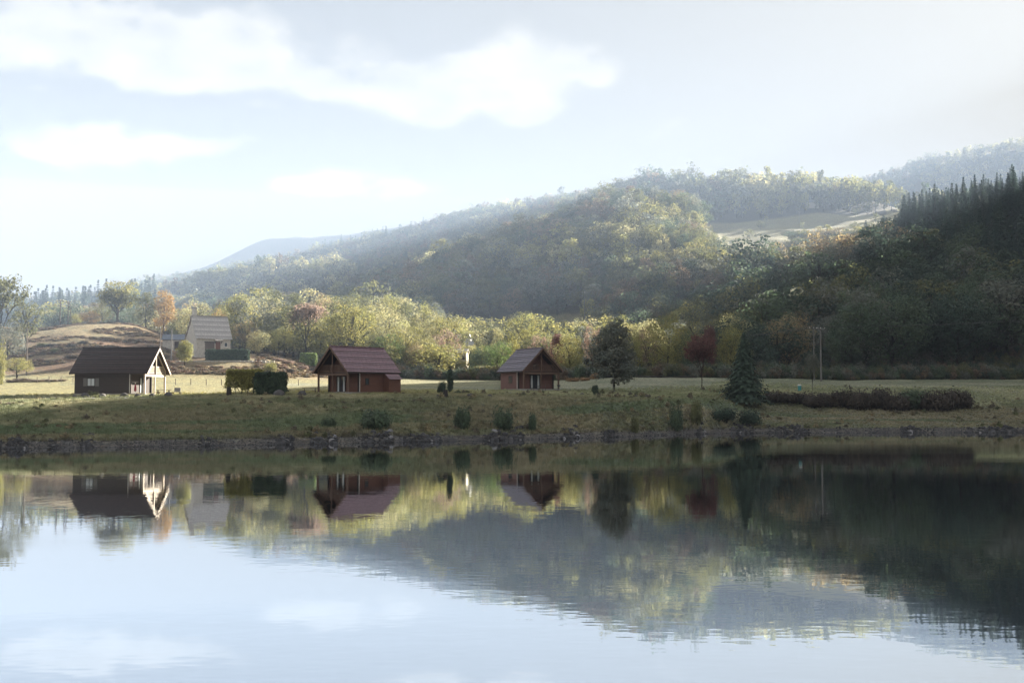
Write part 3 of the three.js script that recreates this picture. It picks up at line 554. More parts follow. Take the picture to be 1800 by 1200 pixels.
// ---------------------------------------------------------------- buildings
const plankBump = tex(256, (u, v) => { const f = (v * 8) % 1, e = Math.min(f, 1 - f) < .06 ? 0 : .8 + .2 * tfbm(u, v, 16, 3); return [e, e, e]; }, 1 / 1.2, false);
const woodMap = (a, b, seed) => tex(256, (u, v) => { const f = Math.floor(v * 8), n = .55 * tfbm(u, v * 1 + seed, 8, 3) + .25 * tnoise(u * 6, v * 128, 128) + .2 * hash(f, seed * 9), c = mix3(a, b, n); return c.map((x) => Math.pow(x, 1 / 2.2)); }, 1 / 1.2);
const timber = (a, b, seed) => new THREE.MeshStandardMaterial({ map: woodMap(a, b, seed), bumpMap: plankBump, bumpScale: .012, roughness: .82 });
const tileMap = (a, b, seed) => tex(256, (u, v) => { const n = .5 * tfbm(u + seed, v, 12, 4) + .5 * hash(Math.floor(u * 12), Math.floor(v * 3) + seed * 31), c = mix3(a, b, n); return c.map((x) => Math.pow(x, 1 / 2.2)); }, 1 / 3);
const tile = (a, b, seed, rough = .5) => new THREE.MeshStandardMaterial({ map: tileMap(a, b, seed), roughness: rough });
const concrete = std(.33, .32, .30, .9), whitePaint = std(.7, .69, .66, .6), iron = std(.06, .06, .065, .5);
const glass = new THREE.MeshPhysicalMaterial({ roughness: .06, metalness: 0, ior: 1.5, specularIntensity: 1 }); glass.color.setRGB(.05, .06, .07);
const curtain = std(.62, .66, .68, .9);
function windowOn(parent, x, y, z, w, h, face, frameMat, { shutters, panes = 2, shutterMat, paneMat = glass, sill = true } = {}) {
  // face: 1 looks along +z, -1 along -z, 2 along +x
  const g = new THREE.Group(); g.name = 'window'; parent.add(g); g.position.set(x, y, z); g.rotation.y = face === 1 ? 0 : face === -1 ? Math.PI : Math.PI / 2;
  part('frame', mergeGeometries([box(w + .1, .07, .06, 0, h / 2, .03), box(w + .1, .07, .06, 0, -h / 2, .03), box(.07, h - .07, .06, -w / 2, 0, .03), box(.07, h - .07, .06, w / 2, 0, .03)]), frameMat, g);
  for (let k = 0; k < panes; k++) part('pane', box(w / panes - .08, h - .08, .02, (k + .5) * w / panes - w / 2, 0, .022), paneMat, g);
  for (let k = 1; k < panes; k++) part('mullion', box(.05, h - .07, .05, k * w / panes - w / 2, 0, .03), frameMat, g);
  if (sill) part('sill', box(w + .2, .05, .12, 0, -h / 2 - .062, .06), frameMat, g);
  if (shutters) for (const s of shutters === 2 ? [-1, 1] : [shutters === 'right' ? 1 : -1]) part('shutter', box(w * .5, h + .05, .045, s * (w * .5 + w * .25 + .07), 0, .028), shutterMat, g);
  return g;
}
const shiftU = (g, k) => { const u = g.attributes.uv; for (let i = 0; i < u.count; i++) u.setX(i, u.getX(i) + k * 1.37); return g; };
function chalet({ pos, turn, L, W, eave, ridge, porch, label, wall, trim, gableTrim, tiles, nc = 13, side, leanTo, windows, doorLeaves }) {
  const o = thing('chalet', label, 'chalet', pos, turn), hw = W / 2, over = .42, endOver = .5, x0 = -L / 2, x1 = L / 2, xr = x1 - porch;
  part('plinth', box(L + .1, .5, W + .1, 0, -.17, 0), concrete, o);
  // walls: two long ones, the closed gable, the recessed gable behind the porch
  const gable = (x) => prism([[-hw, .08], [hw, .08], [hw, eave], [0, ridge - .12], [-hw, eave]], 0, .14).rotateY(Math.PI / 2).translate(x, 0, 0);
  const lw = xr - x0;
  part('wall', box(lw - .3, eave - .08, .14, (x0 + xr) / 2, .08 + (eave - .08) / 2, hw - .07), wall, o);
  part('wall', box(lw - .3, eave - .08, .14, (x0 + xr) / 2, .08 + (eave - .08) / 2, -hw + .07), wall, o);
  part('gable_wall', gable(x0), wall, o); part('gable_wall', gable(xr - .14), wall, o);
  // roof
  const slope = Math.atan2(ridge - eave, hw), run = (hw + over) / Math.cos(slope), len = L + endOver * 2, ey = eave - over * Math.tan(slope);
  const roof = new THREE.Group(); roof.name = 'roof'; o.add(roof);
  for (const s of [-1, 1]) {
    const mid = V(0, (ridge + ey) / 2, s * (hw + over) / 2);
    part('roof_deck', box(len, .08, run, 0, 0, 0, s * slope).translate(mid.x, mid.y, mid.z), trim, roof);
    for (let k = 0; k < nc; k++) {
      const t = (k + .5) / nc, z = s * lerp(hw + over, 0.02, t), y = lerp(ey, ridge, t);
      part('tile_course', shiftU(box(len + .04, .05, run / nc * 1.16, 0, 0, 0, s * (slope - .17)), k).translate(0, y + .12, z), tiles[k % 3], roof);
    }
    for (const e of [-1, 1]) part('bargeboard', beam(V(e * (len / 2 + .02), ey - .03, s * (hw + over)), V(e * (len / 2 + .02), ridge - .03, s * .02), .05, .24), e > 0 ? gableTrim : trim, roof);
    part('gutter', box(len, .1, .1, 0, ey - .02, s * (hw + over + .06)), trim, roof);
  }
  part('ridge_cap', box(len + .06, .1, .34, 0, ridge + .18, 0), tiles[0], roof);
  // porch: posts, beam, balcony, balustrade, king post and rafters
  const fl = eave - .62, xf = x1 - .1;
  for (const z of [-hw + .1, hw - .1]) part('post', box(.2, eave - .08, .2, xf, .08 + (eave - .08) / 2, z), gableTrim, o);
  part('post', box(.15, fl - .08 - .14, .15, xf, .08 + (fl - .22) / 2, hw * .02), gableTrim, o);
  for (const z of [-hw + .1, hw - .1]) part('side_post', box(.18, eave - .08, .18, xr + .1, .08 + (eave - .08) / 2, z), trim, o);
  part('beam', box(.16, .28, W - .42, xf, fl, 0), gableTrim, o);
  for (const z of [-hw + .1, hw - .1]) part('wall_plate', box(porch - .42, .22, .16, xr + porch / 2, eave - .13, z), gableTrim, o);
  part('balcony_floor', box(porch - .2, .1, W - .3, xr + porch / 2 - .1, fl + .2, 0), trim, o);
  const bt = fl + 1.2;
  const zAt = (y) => Math.min(hw - .12, (ridge - y) / Math.tan(slope) - .2);
  const bal = new THREE.Group(); bal.name = 'balustrade'; o.add(bal);
  part('handrail', box(.09, .08, zAt(bt) * 2, xf, bt, 0), gableTrim, bal); part('bottom_rail', box(.07, .07, zAt(fl + .3) * 2, xf, fl + .3, 0), gableTrim, bal);
  for (let k = 0; k < 22; k++) { const z = lerp(-hw + .3, hw - .3, (k + .5) / 22), h = Math.min(bt - .05, eave + (hw - Math.abs(z)) * Math.tan(slope) - .2) - fl - .34; if (h > .1) part('baluster', box(.035, h, .11, xf, fl + .34 + h / 2, z), gableTrim, bal); }
  part('king_post', box(.13, ridge - .35 - fl - .15, .13, xf + .13, fl + .15 + (ridge - .5 - fl) / 2, 0), gableTrim, o);
  for (const s of [-1, 1]) part('rafter', beam(V(xf + .1, eave - .1, s * (hw - .08)), V(xf + .1, ridge - .34, s * .06), .12, .16), gableTrim, o);
  // door in the recessed wall
  const dr = new THREE.Group(); dr.name = 'door'; o.add(dr); dr.position.set(xr, .1, doorLeaves.z); dr.rotation.y = Math.PI / 2;
  part('frame', mergeGeometries([box(.08, 2.15, .08, -.85, 1.075, .04), box(.08, 2.15, .08, .85, 1.075, .04), box(1.62, .08, .08, 0, 2.1, .04), box(.07, 2.06, .07, 0, 1.03, .04)]), whitePaint === doorLeaves.mat ? whitePaint : trim, dr);
  for (const s of [-1, 1]) { part('pane', box(.72, 2.0, .02, s * .42, 1.03, .02), doorLeaves.glass ?? glass, dr); part('curtain', box(.3, 1.9, .015, s * .55, 1.03, .038), curtain, dr); }
  part('window', box(.9, .8, .04, xr + .03, fl + 1.0, 0, 0, Math.PI / 2), glass, o);
  part('drainpipe', new THREE.CylinderGeometry(.045, .045, eave - .3, 8).translate(xr + .05, (eave - .3) / 2 + .1, side * (hw + .1)), whitePaint, o);
  for (const w of windows) windowOn(o, w.x, w.y, side * (hw + .002), w.w, w.h, side, w.frame ?? trim, w);
  if (leanTo) {
    const [a, b, dp, ht] = leanTo, lt = new THREE.Group(); lt.name = 'lean_to'; o.add(lt);
    part('wall', box(b - a, ht - .95, dp, (a + b) / 2, (ht - .95) / 2 + .05, side * (hw + dp / 2 + .003)), wall, lt);
    const sl = Math.atan2(1.1, dp + .25), rn = Math.hypot(1.1, dp + .25);
    for (let k = 0; k < 5; k++) { const t = (k + .5) / 5; part('tile_course', box(b - a + .25, .05, rn / 5 * 1.16, 0, 0, 0, side * (sl - .15)).translate((a + b) / 2, lerp(ht - .95, ht + .1, t), side * lerp(hw + dp + .22, hw + .03, t)), tiles[k % 3], lt); }
    for (const e of [a + .06, b - .06]) part('cheek', prism([[side * (hw + .01), ht - .95], [side * (hw + dp), ht - .95], [side * (hw + .01), ht]], -.04, .04).rotateY(-Math.PI / 2).translate(e, 0, 0), wall, lt);
  }
  return o;
}
const darkWood = timber([.045, .035, .032], [.075, .055, .047], 1), redWood = timber([.12, .052, .036], [.19, .085, .055], 2), plumWood = timber([.15, .075, .065], [.22, .11, .09], 3);
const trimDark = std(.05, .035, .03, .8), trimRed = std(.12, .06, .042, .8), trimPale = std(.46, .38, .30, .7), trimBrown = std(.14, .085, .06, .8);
const three = (a, b, seed, rough) => [1, .78, 1.2].map((f, k) => tile(a.map((x) => x * f), b.map((x) => x * f), seed + k * 3, rough));
const tileBrown = three([.035, .023, .021], [.06, .038, .034], 1, .85), tilePlum = three([.19, .115, .14], [.31, .205, .235], 2, .5), tileSlate = three([.12, .105, .14], [.21, .185, .225], 3, .5);
const site = (px, d) => stand(px, d);
const porchWall = std(.36, .28, .20, .85);
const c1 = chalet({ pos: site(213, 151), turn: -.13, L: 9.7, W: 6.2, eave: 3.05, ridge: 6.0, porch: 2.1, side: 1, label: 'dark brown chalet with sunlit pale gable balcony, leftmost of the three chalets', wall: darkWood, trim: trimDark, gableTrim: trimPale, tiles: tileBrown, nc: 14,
  windows: [{ x: -2.55, y: 1.55, w: 1.0, h: 1.0, panes: 2, shutters: 2, frame: trimDark, shutterMat: std(.17, .16, .15, .8), paneMat: curtain }], doorLeaves: { z: -.6 } });
const c2 = chalet({ pos: site(628, 152), turn: 230 * Math.PI / 180, L: 8.6, W: 6.0, eave: 3.0, ridge: 5.95, porch: 2.0, side: -1, label: 'red-brown chalet with plum tiled roof and lean-to, middle one of the three', wall: redWood, trim: trimDark, gableTrim: trimBrown, tiles: tilePlum,
  windows: [{ x: 1.0, y: 1.5, w: .62, h: .8, panes: 1, shutters: 'left', shutterMat: redWood }], leanTo: [-4.1, -1.9, 1.1, 2.75], doorLeaves: { z: .55 } });
const c3 = chalet({ pos: site(931, 171), turn: -63.4 * Math.PI / 180, L: 7.6, W: 6.0, eave: 3.0, ridge: 6.0, porch: 1.9, side: 1, label: 'reddish chalet with slate-blue tiled roof and gable toward the lake, rightmost chalet', wall: plumWood, trim: trimDark, gableTrim: trimBrown, tiles: tileSlate, nc: 12,
  windows: [{ x: -.6, y: 1.5, w: .7, h: 1.0, panes: 1, shutters: 'right', shutterMat: trimDark }], doorLeaves: { z: .1 } });

// the stone house on the terrace
const stoneMap = tex(512, (u, v) => { const c = tnoise(u * 26, v * 34, 34 * 13), m = Math.abs(tfbm(u, v, 22, 2) - .5) * 2, n = m < .12 ? .85 : .25 + .6 * c; return mix3([.34, .31, .28], [.72, .68, .62], n).map((x) => Math.pow(x * .9, 1 / 2.2)); }, 1 / 4);
const stone = new THREE.MeshStandardMaterial({ map: stoneMap, roughness: .95 }), slate = three([.33, .305, .295], [.52, .48, .46], 5, .6), slateBlue = tile([.12, .14, .18], [.17, .19, .23], 6, .6);
{
  const p = stand(367, 225); p[1] += .9; const o = thing('stone_house', 'old stone house with grey slate roof and two skylights on the knoll terrace', 'house', p, .60);
  // local: ridge along x; front (camera) +z; the rear slope runs far down
  const L = 6.9, ev = 2.7, rg = 7.0, zf = 2.7, zb = -5.2, yb = .9, t = .35;
  const prof = [[-zf + .15, .0], [-zf + .15, ev], [0, rg - .12], [-zb - .15, yb + .2], [-zb - .15, 0]];
  for (const x of [-L / 2, L / 2 - t]) part('gable_wall', prism(prof, 0, t).rotateY(Math.PI / 2).translate(x, 0, 0), stone, o);
  part('wall', box(L - t * 2, ev, t, 0, ev / 2, zf - t / 2 - .15), stone, o); part('wall', box(L - t * 2, yb, t, 0, yb / 2, zb + t / 2 + .15), stone, o);
  part('foundation', box(L + .4, 2.4, zf - zb, 0, -1.21, (zf + zb) / 2), stone, o);
  const roof = new THREE.Group(); roof.name = 'roof'; o.add(roof);
  const slab = (z1, y1, z0, y0, name, n) => { for (let k = 0; k < n; k++) { const a = k / n, b = (k + 1.12) / n, A = V(0, lerp(y1, y0, a), lerp(z1, z0, a)), B = V(0, lerp(y1, y0, Math.min(1.0, b)), lerp(z1, z0, Math.min(1, b))), m = A.clone().lerp(B, .5), len = A.distanceTo(B), ang = Math.atan2(A.y - B.y, B.z - A.z); part(name, shiftU(box(L + .5, .07, len, 0, 0, 0, ang - (z1 > z0 ? -.0 : .0)), k).translate(0, m.y + .06 + .012 * (n - k) / n, m.z), slate[k % 3], roof); } };
  slab(zf + .25, ev - .35, 0, rg, 'slate_course', 14); slab(zb - .2, yb - .1, 0, rg, 'slate_course', 16);
  part('ridge_cap', box(L + .55, .14, .4, 0, rg + .1, 0), slate[1], roof);
  const ang = Math.atan2(rg - ev + .35, zf + .25);
  for (const x of [-1.0, .9]) { const s = new THREE.Group(); s.name = 'skylight'; roof.add(s); s.position.set(x, ev + 1.15, 1.78); s.rotation.x = ang; part('frame', box(.75, .1, 1.0, 0, .1, 0), whitePaint, s); part('pane', box(.58, .04, .82, 0, .16, 0), glass, s); }
  const ch = part('chimney', box(.75, 2.0, .7, -L / 2 + .5, rg + .55, -.2), stone, o); part('chimney_cap', box(.9, .12, .85, -L / 2 + .5, rg + 1.6, -.2), slateBlue, ch);
  const d = new THREE.Group(); d.name = 'door'; o.add(d); d.position.set(.9, 0, zf - .14); part('panel', box(.95, 1.95, .08, 0, .98, .03), std(.18, .07, .04, .7), d); part('handle', box(.05, .14, .05, .34, 1.0, .09), iron, d);
  const po = new THREE.Group(); po.name = 'door_canopy'; o.add(po); part('canopy_roof', box(1.5, .08, .95, .9, 2.28, zf + .3, .35), slate[0], po); for (const x of [.3, 1.5]) part('bracket', beam(V(x, 1.6, zf - .1), V(x, 2.15, zf + .55), .08, .08), trimDark, po);
  const gw = part('garage_door', box(1.9, 1.5, .06, -.75, .95, zf - .13), std(.13, .10, .085, .8), o); part('lintel', box(2.2, .22, .1, -.75, 1.82, zf - .12), trimDark, gw);
  windowOn(o, 2.5, 1.4, zf - .148, .6, .8, 1, whitePaint, { panes: 1 });
}
{ // low shed with blue-grey roof behind the stone house
  const p = stand(308, 238), o = thing('shed', 'small shed with blue-grey roof left of the stone house', 'shed', p, .1);
  part('wall', box(4.6, 2.2, 3.2, 0, 1.0, 0), stone, o); part('roof', mergeGeometries([box(5.1, .1, 2.3, 0, 2.75, 1.0, .55), box(5.1, .1, 2.3, 0, 2.75, -1.0, -.55)]), slateBlue, o); part('door', box(1.0, 1.7, .06, .6, .95, 1.62), trimDark, o);
}
{ // house with a steep pointed roof half hidden in the trees
  const p = stand(825, 300), o = thing('turret_house', 'pale house with steep pointed roof half hidden among trees behind the field', 'house', p, -.6), wall = std(.55, .52, .47, .9);
  const W = 3.0, top = at(825, 586, 300).y - p[1], ev = top - 4.4;
  part('wall', box(W, ev, W, 0, ev / 2, 0), wall, o); part('roof', new THREE.ConeGeometry(W * .78, 4.5, 4).rotateY(Math.PI / 4).translate(0, ev + 2.2, 0), std(.5, .49, .5, .6), o);
  for (const x of [-.6, .6]) windowOn(o, x, ev - 1.2, W / 2 + .002, .5, .8, 1, trimDark, { panes: 1 });
}
{ const p = stand(811, 246), o = thing('annex_house', 'low cream house with two small windows below the white gable', 'house', p, -.15), wall = std(.62, .56, .44, .9);
  part('wall', box(2.6, 5.4, 2.6, 0, 2.7, 0), wall, o); part('roof', mergeGeometries([box(3.0, .12, 1.9, 0, 5.8, .75, .5), box(3.0, .12, 1.9, 0, 5.8, -.75, -.5)]), slate[0], o);
  for (const x of [-.6, .7]) windowOn(o, x, 4.4, 1.302, .5, .8, 1, trimDark, { panes: 1 }); }
{ const p = stand(1430, 800), o = thing('hill_barn', 'small dark-roofed barn among trees above the upper meadow', 'barn', p, .2); part('wall', box(9, 4, 6, 0, 1.8, 0), stone, o); part('roof', mergeGeometries([box(10, .2, 4.4, 0, 5, 1.75, .6), box(10, .2, 4.4, 0, 5, -1.75, -.6)]), slateBlue, o); }
{ const o = thing('hedge_wall', 'low dry-stone retaining wall below the stone house hedge', 'wall', stand(400, 214), .04), g = []; for (let k = 0; k < 23; k++) { const r = hash(k, 3), w = .5 + .25 * r; part('stone', box(w, .42 + .2 * hash(k, 5), .45, -9.2 + (k % 23) * .8 + (k > 22 ? .35 : 0), -.05, (hash(k, 9) - .5) * .12, 0, (r - .5) * .2), stone, o); } }

// ---------------------------------------------------------------- hedges
function hedge(name, label, px0, px1, d, y0px, y1px, depth, foliage, seed, { gap = 0, n = 9000, leaf = .17, stems = 6 } = {}) {
  const a = stand((px0 + px1) / 2, d), W = (px1 - px0) * d / F, top = at((px0 + px1) / 2, y1px, d).y - a[1], o = thing(name, label, 'hedge', a, 0), r = rng(seed), g = new Geo(), w = new Geo();
  for (let k = 0; k < n; k++) {
    // on the box's skin, unevenly clipped
    let x, y, z, nx, ny, nz; const f = r() * (W * top * 2 + W * depth + top * depth * 2);
    x = (r() - .5) * W; y = r() * top; z = (r() - .5) * depth; nx = ny = nz = 0;
    if (f < W * top * 2) { nz = f < W * top ? 1 : -1; z = nz * depth / 2; } else if (f < W * top * 2 + W * depth) { ny = 1; y = top; } else { nx = r() < .5 ? -1 : 1; x = nx * W / 2; }
    const b = (fbm(x * 1.1 + seed, y * 1.3 + z, 3) - .5) * 1.1 + (r() < .1 ? .3 * r() : 0), inw = r() * .25; x += nx * (b - inw); y += ny * (b * .6 - inw); z += nz * (b - inw);
    if (gap && y < top * (.12 + gap * fbm(x * .9 + 3, seed, 2)) && r() < .9) continue;
    const rd = Math.min(1, (1 - Math.abs(x) / (W / 2)) * 6 + .5); y *= y > top * .8 ? rd * .1 + .9 : 1;
    const t = .5 + r(); g.leaf(x, Math.max(.03, y), z, nx + (r() - .5), ny + .2 + (r() - .5), nz + (r() - .5), leaf * (.6 + .8 * r()), r, [t, t, t * .9]);
  }
  for (let k = 0; k < n * .25; k++) { const t = .6 + .5 * r(), y = top * (gap * .55 + (1 - gap * .55) * r()) * .95; g.leaf((r() - .5) * W * .9, y, (r() - .5) * depth * .8, r() - .5, r() - .5, r() - .5, leaf * 1.7, r, [t, t, t]); }
  for (let k = 0; k < stems; k++) { const x = (k + .5) / stems * W - W / 2, z = (r() - .5) * depth * .4; for (let j = 0; j < 3; j++) w.tube([V(x, -.1, z), V(x + (r() - .5) * .4, top * .35, z + (r() - .5) * .3), V(x + (r() - .5) * .9, top * .7, z + (r() - .5) * .5)], [.05, .035, .012], 4); }
  part('stem', w.build(), bark, o); part('foliage', g.build(), leafMat(foliage), o);
}
hedge('tall_hedge', 'loose yellow-green hedge with open stems left of the middle chalet', 399, 462, 147, 695, 649, 1.7, 'yellowgreen', 3, { gap: .55, n: 8000 });
hedge('clipped_hedge', 'clipped dark hedge block touching the yellow-green hedge', 450, 503, 144.5, 697, 654, 1.6, 'darkgreen', 4, { gap: .12, n: 9000 });
hedge('garden_hedge', 'long low dark clipped hedge in front of the stone house', 362, 438, 216, 624, 614, 1.2, 'darkgreen', 5, { n: 5000, leaf: .22 });
hedge('slope_hedge', 'short clipped hedge at the top of the bracken slope', 528, 556, 232, 632, 620, 1.2, 'brightgreen', 6, { n: 2200, leaf: .2 });

// ---------------------------------------------------------------- shrubs and small plants
const shrub = (name, px, d, topY, w, kind, fo, label, group, cat = 'shrub', v = 0) => treeAt(px, d, topY, w, kind, 0, fo, label, { name, cat, group, v });
shrub('shrub', -6, 178, 596, 34, 'shrub', 'yellowgreen', 'bright yellow-green shrub cut by the left edge');
shrub('bank_shrub', 580, 121.5, 732, 27, 'brush', 'green', 'small round shrub on the bank left of the widest bank shrub');
shrub('bank_shrub', 658, 122.5, 716, 62, 'brush', 'green', 'widest dark shrub on the bank below the middle chalet', null, 'shrub', 1);
shrub('bank_shrub', 812, 126, 714, 32, 'brush', 'green', 'thin upright shrub on the bank below the cypress', null, 'shrub', 2);
shrub('bank_shrub', 884, 128, 715, 44, 'brush', 'green', 'dark round shrub on the bank below the small chalet');
shrub('bank_shrub', 935, 129, 722, 16, 'brush', 'green', 'smallest shrub on the bank below the small chalet porch', null, 'shrub', 1);
shrub('bank_shrub', 1115, 137, 731, 16, 'brush', 'olive', 'tiny shrub on the bank below the birch', null, 'shrub', 2);
shrub('bank_shrub', 1187, 143, 709, 26, 'brush', 'green', 'narrow shrub on the bank below the red sapling');
shrub('bank_shrub', 1222, 147, 700, 26, 'brush', 'olive', 'olive shrub on the bank left of the fir', null, 'shrub', 1);
shrub('bank_shrub', 1276, 151, 713, 62, 'shrub', 'darkgreen', 'wide dark shrub at the left foot of the fir', null, 'shrub', 2);
shrub('bank_shrub', 1326, 151.5, 714, 56, 'shrub', 'darkgreen', 'wide dark shrub at the right foot of the fir');
for (let k = 0; k < 15; k++) { const px = 1360 + k * 23.5, g = k === 10 || k === 11; shrub('bramble', px, 168 + (k % 3) * 1.5, 690 - hash(k, 4) * 9 - (k > 4 ? 3 : 0), 46 + 12 * hash(k, 8), 'brush', g ? 'green' : 'bramble', g ? 'green bush in the bramble thicket on the right bank' : 'dark reddish bramble in the thicket along the right bank', g ? 'green bushes of the thicket' : 'brambles along the right bank', 'bramble', k % 3); }
for (const [px, d, top, w, lab] of [[1008, 217, 663, 26, 'left clump of sunlit orange bracken behind the small chalet'], [1028, 217, 663, 24, 'right clump of sunlit orange bracken behind the small chalet'], [1046, 220, 655, 18, 'small red-orange bracken clump on the dark mound']]) shrub('bracken', px, d, top, w, 'brush', 'bracken', lab, null, 'bracken');
for (const [px, w, top, lab] of [[1075, 70, 656, 'dark brush mound behind the birch'], [1140, 80, 664, 'low dark brush left of the red sapling'], [1195, 60, 665, 'low dark brush behind the red sapling']]) shrub('brush_mound', px, 222, top, w, 'shrub', 'bramble', lab, null, 'brush');
shrub('bush', 471, 205, 632, 30, 'shrub', 'yellowgreen', 'yellow-green bush rising behind the clipped dark hedge');
shrub('topiary', 776, 151, 666, 20, 'shrub', 'darkgreen', 'round dark clipped bush beside the cypress', null, 'shrub', 1);
treeAt(791, 150.5, 640, 12, 'column', 0, 'darkgreen', 'slim dark cypress left of the small chalet', { name: 'cypress', cat: 'tree', v: 0 });
shrub('bush', 806, 150, 687, 20, 'shrub', 'darkgreen', 'low dark bush right of the cypress', null, 'shrub', 2);
treeAt(1046, 150, 673, 15, 'cone', 0, 'darkgreen', 'small dark cone-shaped conifer left of the birch', { name: 'dwarf_conifer', cat: 'shrub', v: 1 });
shrub('rock_plant', 164, 144, 687, 22, 'brush', 'olive', 'spiky olive plant between rocks below the leftmost chalet', null, 'plant');
for (let k = 0; k < 8; k++) shrub('brush_heap', 20 + k * 12.5, 183 + (k % 2), 666 - 2.5 * Math.sin(k) + (k > 5 ? 3 : 0), 22, 'brush', 'brown', 'brown cut-brush heap lying in the sunlit field', 'cut brush in the left field', 'brush', k % 3);
for (let k = 0; k < 10; k++) { const px = 58 + 200 * hash(k, 21), d = 206 + 30 * hash(k, 22); shrub('bracken', px, d, 697 - (ground((px - 900) / F * d, d) + .5 + .6 * hash(k, 23) - C) * F / d, 18 + 16 * hash(k, 24), 'brush', ['brown', 'olive', 'bramble'][k % 3], `${['brown', 'olive', 'dark'][k % 3]} bracken bush on the face of the brown knoll`, `${['brown', 'olive', 'dark'][k % 3]} bushes on the knoll`, 'bracken', k % 3); }
for (let k = 0; k < 12; k++) { const px = 430 + 150 * hash(k, 31), d = 203 + 28 * hash(k, 32); shrub('bracken', px, d, 697 - (ground((px - 900) / F * d, d) + .45 + .5 * hash(k, 33) - C) * F / d, 14 + 12 * hash(k, 34), 'brush', ['brown', 'pink', 'bramble'][k % 3], `${['brown', 'pinkish', 'dark'][k % 3]} bracken on the slope above the clipped hedge`, `${['brown', 'pinkish', 'dark'][k % 3]} bracken on the slope`, 'bracken', k % 3); }

// ---------------------------------------------------------------- poles and wires
const poleMat = std(.12, .10, .09, .9), poleGrey = std(.16, .155, .15, .85);
const tops = {};
function pole(px, d, topY, label, { mat = poleMat, cross = true, lean = 0, rad = .14, key } = {}) {
  const p = stand(px, d), h = at(px, topY, d).y - p[1], o = thing('utility_pole', label, 'pole', p, 0); o.rotation.z = lean;
  part('shaft', new THREE.CylinderGeometry(rad * .7, rad, h + .6, 10).translate(0, h / 2 - .3, 0), mat, o);
  if (cross) { part('crossarm', box(1.8, .12, .12, 0, h - .35, rad * .75), mat, o); for (const x of [-.8, 0, .8]) part('insulator', new THREE.CylinderGeometry(.05, .06, .25, 6).translate(x, h - .35 + .185, rad * .75), whitePaint, o); }
  if (key) tops[key] = V(p[0], p[1] + h - .1, p[2]); return o;
}
pole(104, 279, 526, 'dark wooden pole, left one of the three on the knoll top', { key: 'a' });
pole(118, 280, 528, 'wooden pole, middle one of the three on the knoll top', {});
pole(124, 280, 531, 'leaning wooden stay pole on the knoll top', { cross: false, lean: .09, rad: .11 });
pole(47, 198, 579, 'thin wooden pole left of the knoll face', { cross: false, rad: .11, key: 'b' });
pole(281, 214, 574, 'brown pole left of the shed, left one of two', { key: 'c' });
pole(301, 215, 577, 'pale concrete pole beside the shed, right one of two', { mat: poleGrey, cross: false, rad: .13 });
pole(1431, 225, 574, 'grey pole with insulators, left one of the twin poles', { mat: poleGrey, key: 'd', rad: .13 });
pole(1443, 223, 575, 'thicker grey pole, right one of the twin poles', { mat: poleGrey, rad: .2 });
pole(1408, 735, 372, 'pale pole standing on the upper meadow', { mat: poleGrey, rad: .2 });
pole(1372, 610, 424, 'pale pole on the slope below the upper meadow', { mat: poleGrey, rad: .2 });
pole(1028, 385, 513, 'pale pole on the meadow foot of the middle hill', { mat: poleGrey, rad: .17 });
function wire(a, b, sag, label) { const c = new THREE.QuadraticBezierCurve3(a, a.clone().lerp(b, .5).add(V(0, -sag * 2, 0)), b); single('power_line', new THREE.TubeGeometry(c, 24, .03, 4), iron, label, 'wire'); }
for (const [x, n] of [[-.8, 'left'], [.8, 'right']]) {
  wire(tops.d.clone().add(V(x, 0, .1)), V(150 + x, 24, -205), 1.6, `${n} power wire running right from the twin poles`);
  wire(tops.d.clone().add(V(x, 0, .1)), V(20 + x, 20, -300), 1.6, `${n} power wire running left from the twin poles`);
}
wire(tops.a, tops.c, 1.5, 'power wire between the knoll poles and the shed pole');

// ---------------------------------------------------------------- furniture, rocks, posts
const benchWood = std(.10, .075, .055, .85), greyWood = std(.30, .29, .29, .8);
function picnic(px, d, turn, label, mat = benchWood) {
  const o = thing('picnic_table', label, 'picnic table', stand(px, d), turn);
  for (let k = 0; k < 5; k++) part('top_board', box(1.9, .045, .13, 0, .75, -.3 + k * .15), mat, o);
  for (const z of [-.72, .72]) for (const e of [-.07, .07]) part('seat_board', box(1.9, .045, .12, 0, .45, z + e), mat, o);
  for (const x of [-.7, .7]) { for (const s of [-1, 1]) part('leg', beam(V(x, 0, s * .7), V(x, .72, s * .26), .07, .09), mat, o); part('seat_bearer', box(.07, .09, 1.6, x + .072, .38, 0), mat, o); }
  return o;
}
picnic(288, 147, .5, 'dark picnic table in front of the sunlit balcony gable');
picnic(545, 149, .2, 'dark picnic table left of the middle chalet');
{ const o = thing('garden_bench', 'bench with pale grey back board right of the picnic table', 'bench', stand(311, 147), -.3); part('seat', box(1.5, .06, .45, 0, .45, 0), benchWood, o); part('backrest', box(.9, .5, .05, 0, .78, -.2), greyWood, o); for (const x of [-.55, .55]) for (const z of [-.15, .15]) part('leg', box(.09, .43, .09, x, .21, z), benchWood, o); }
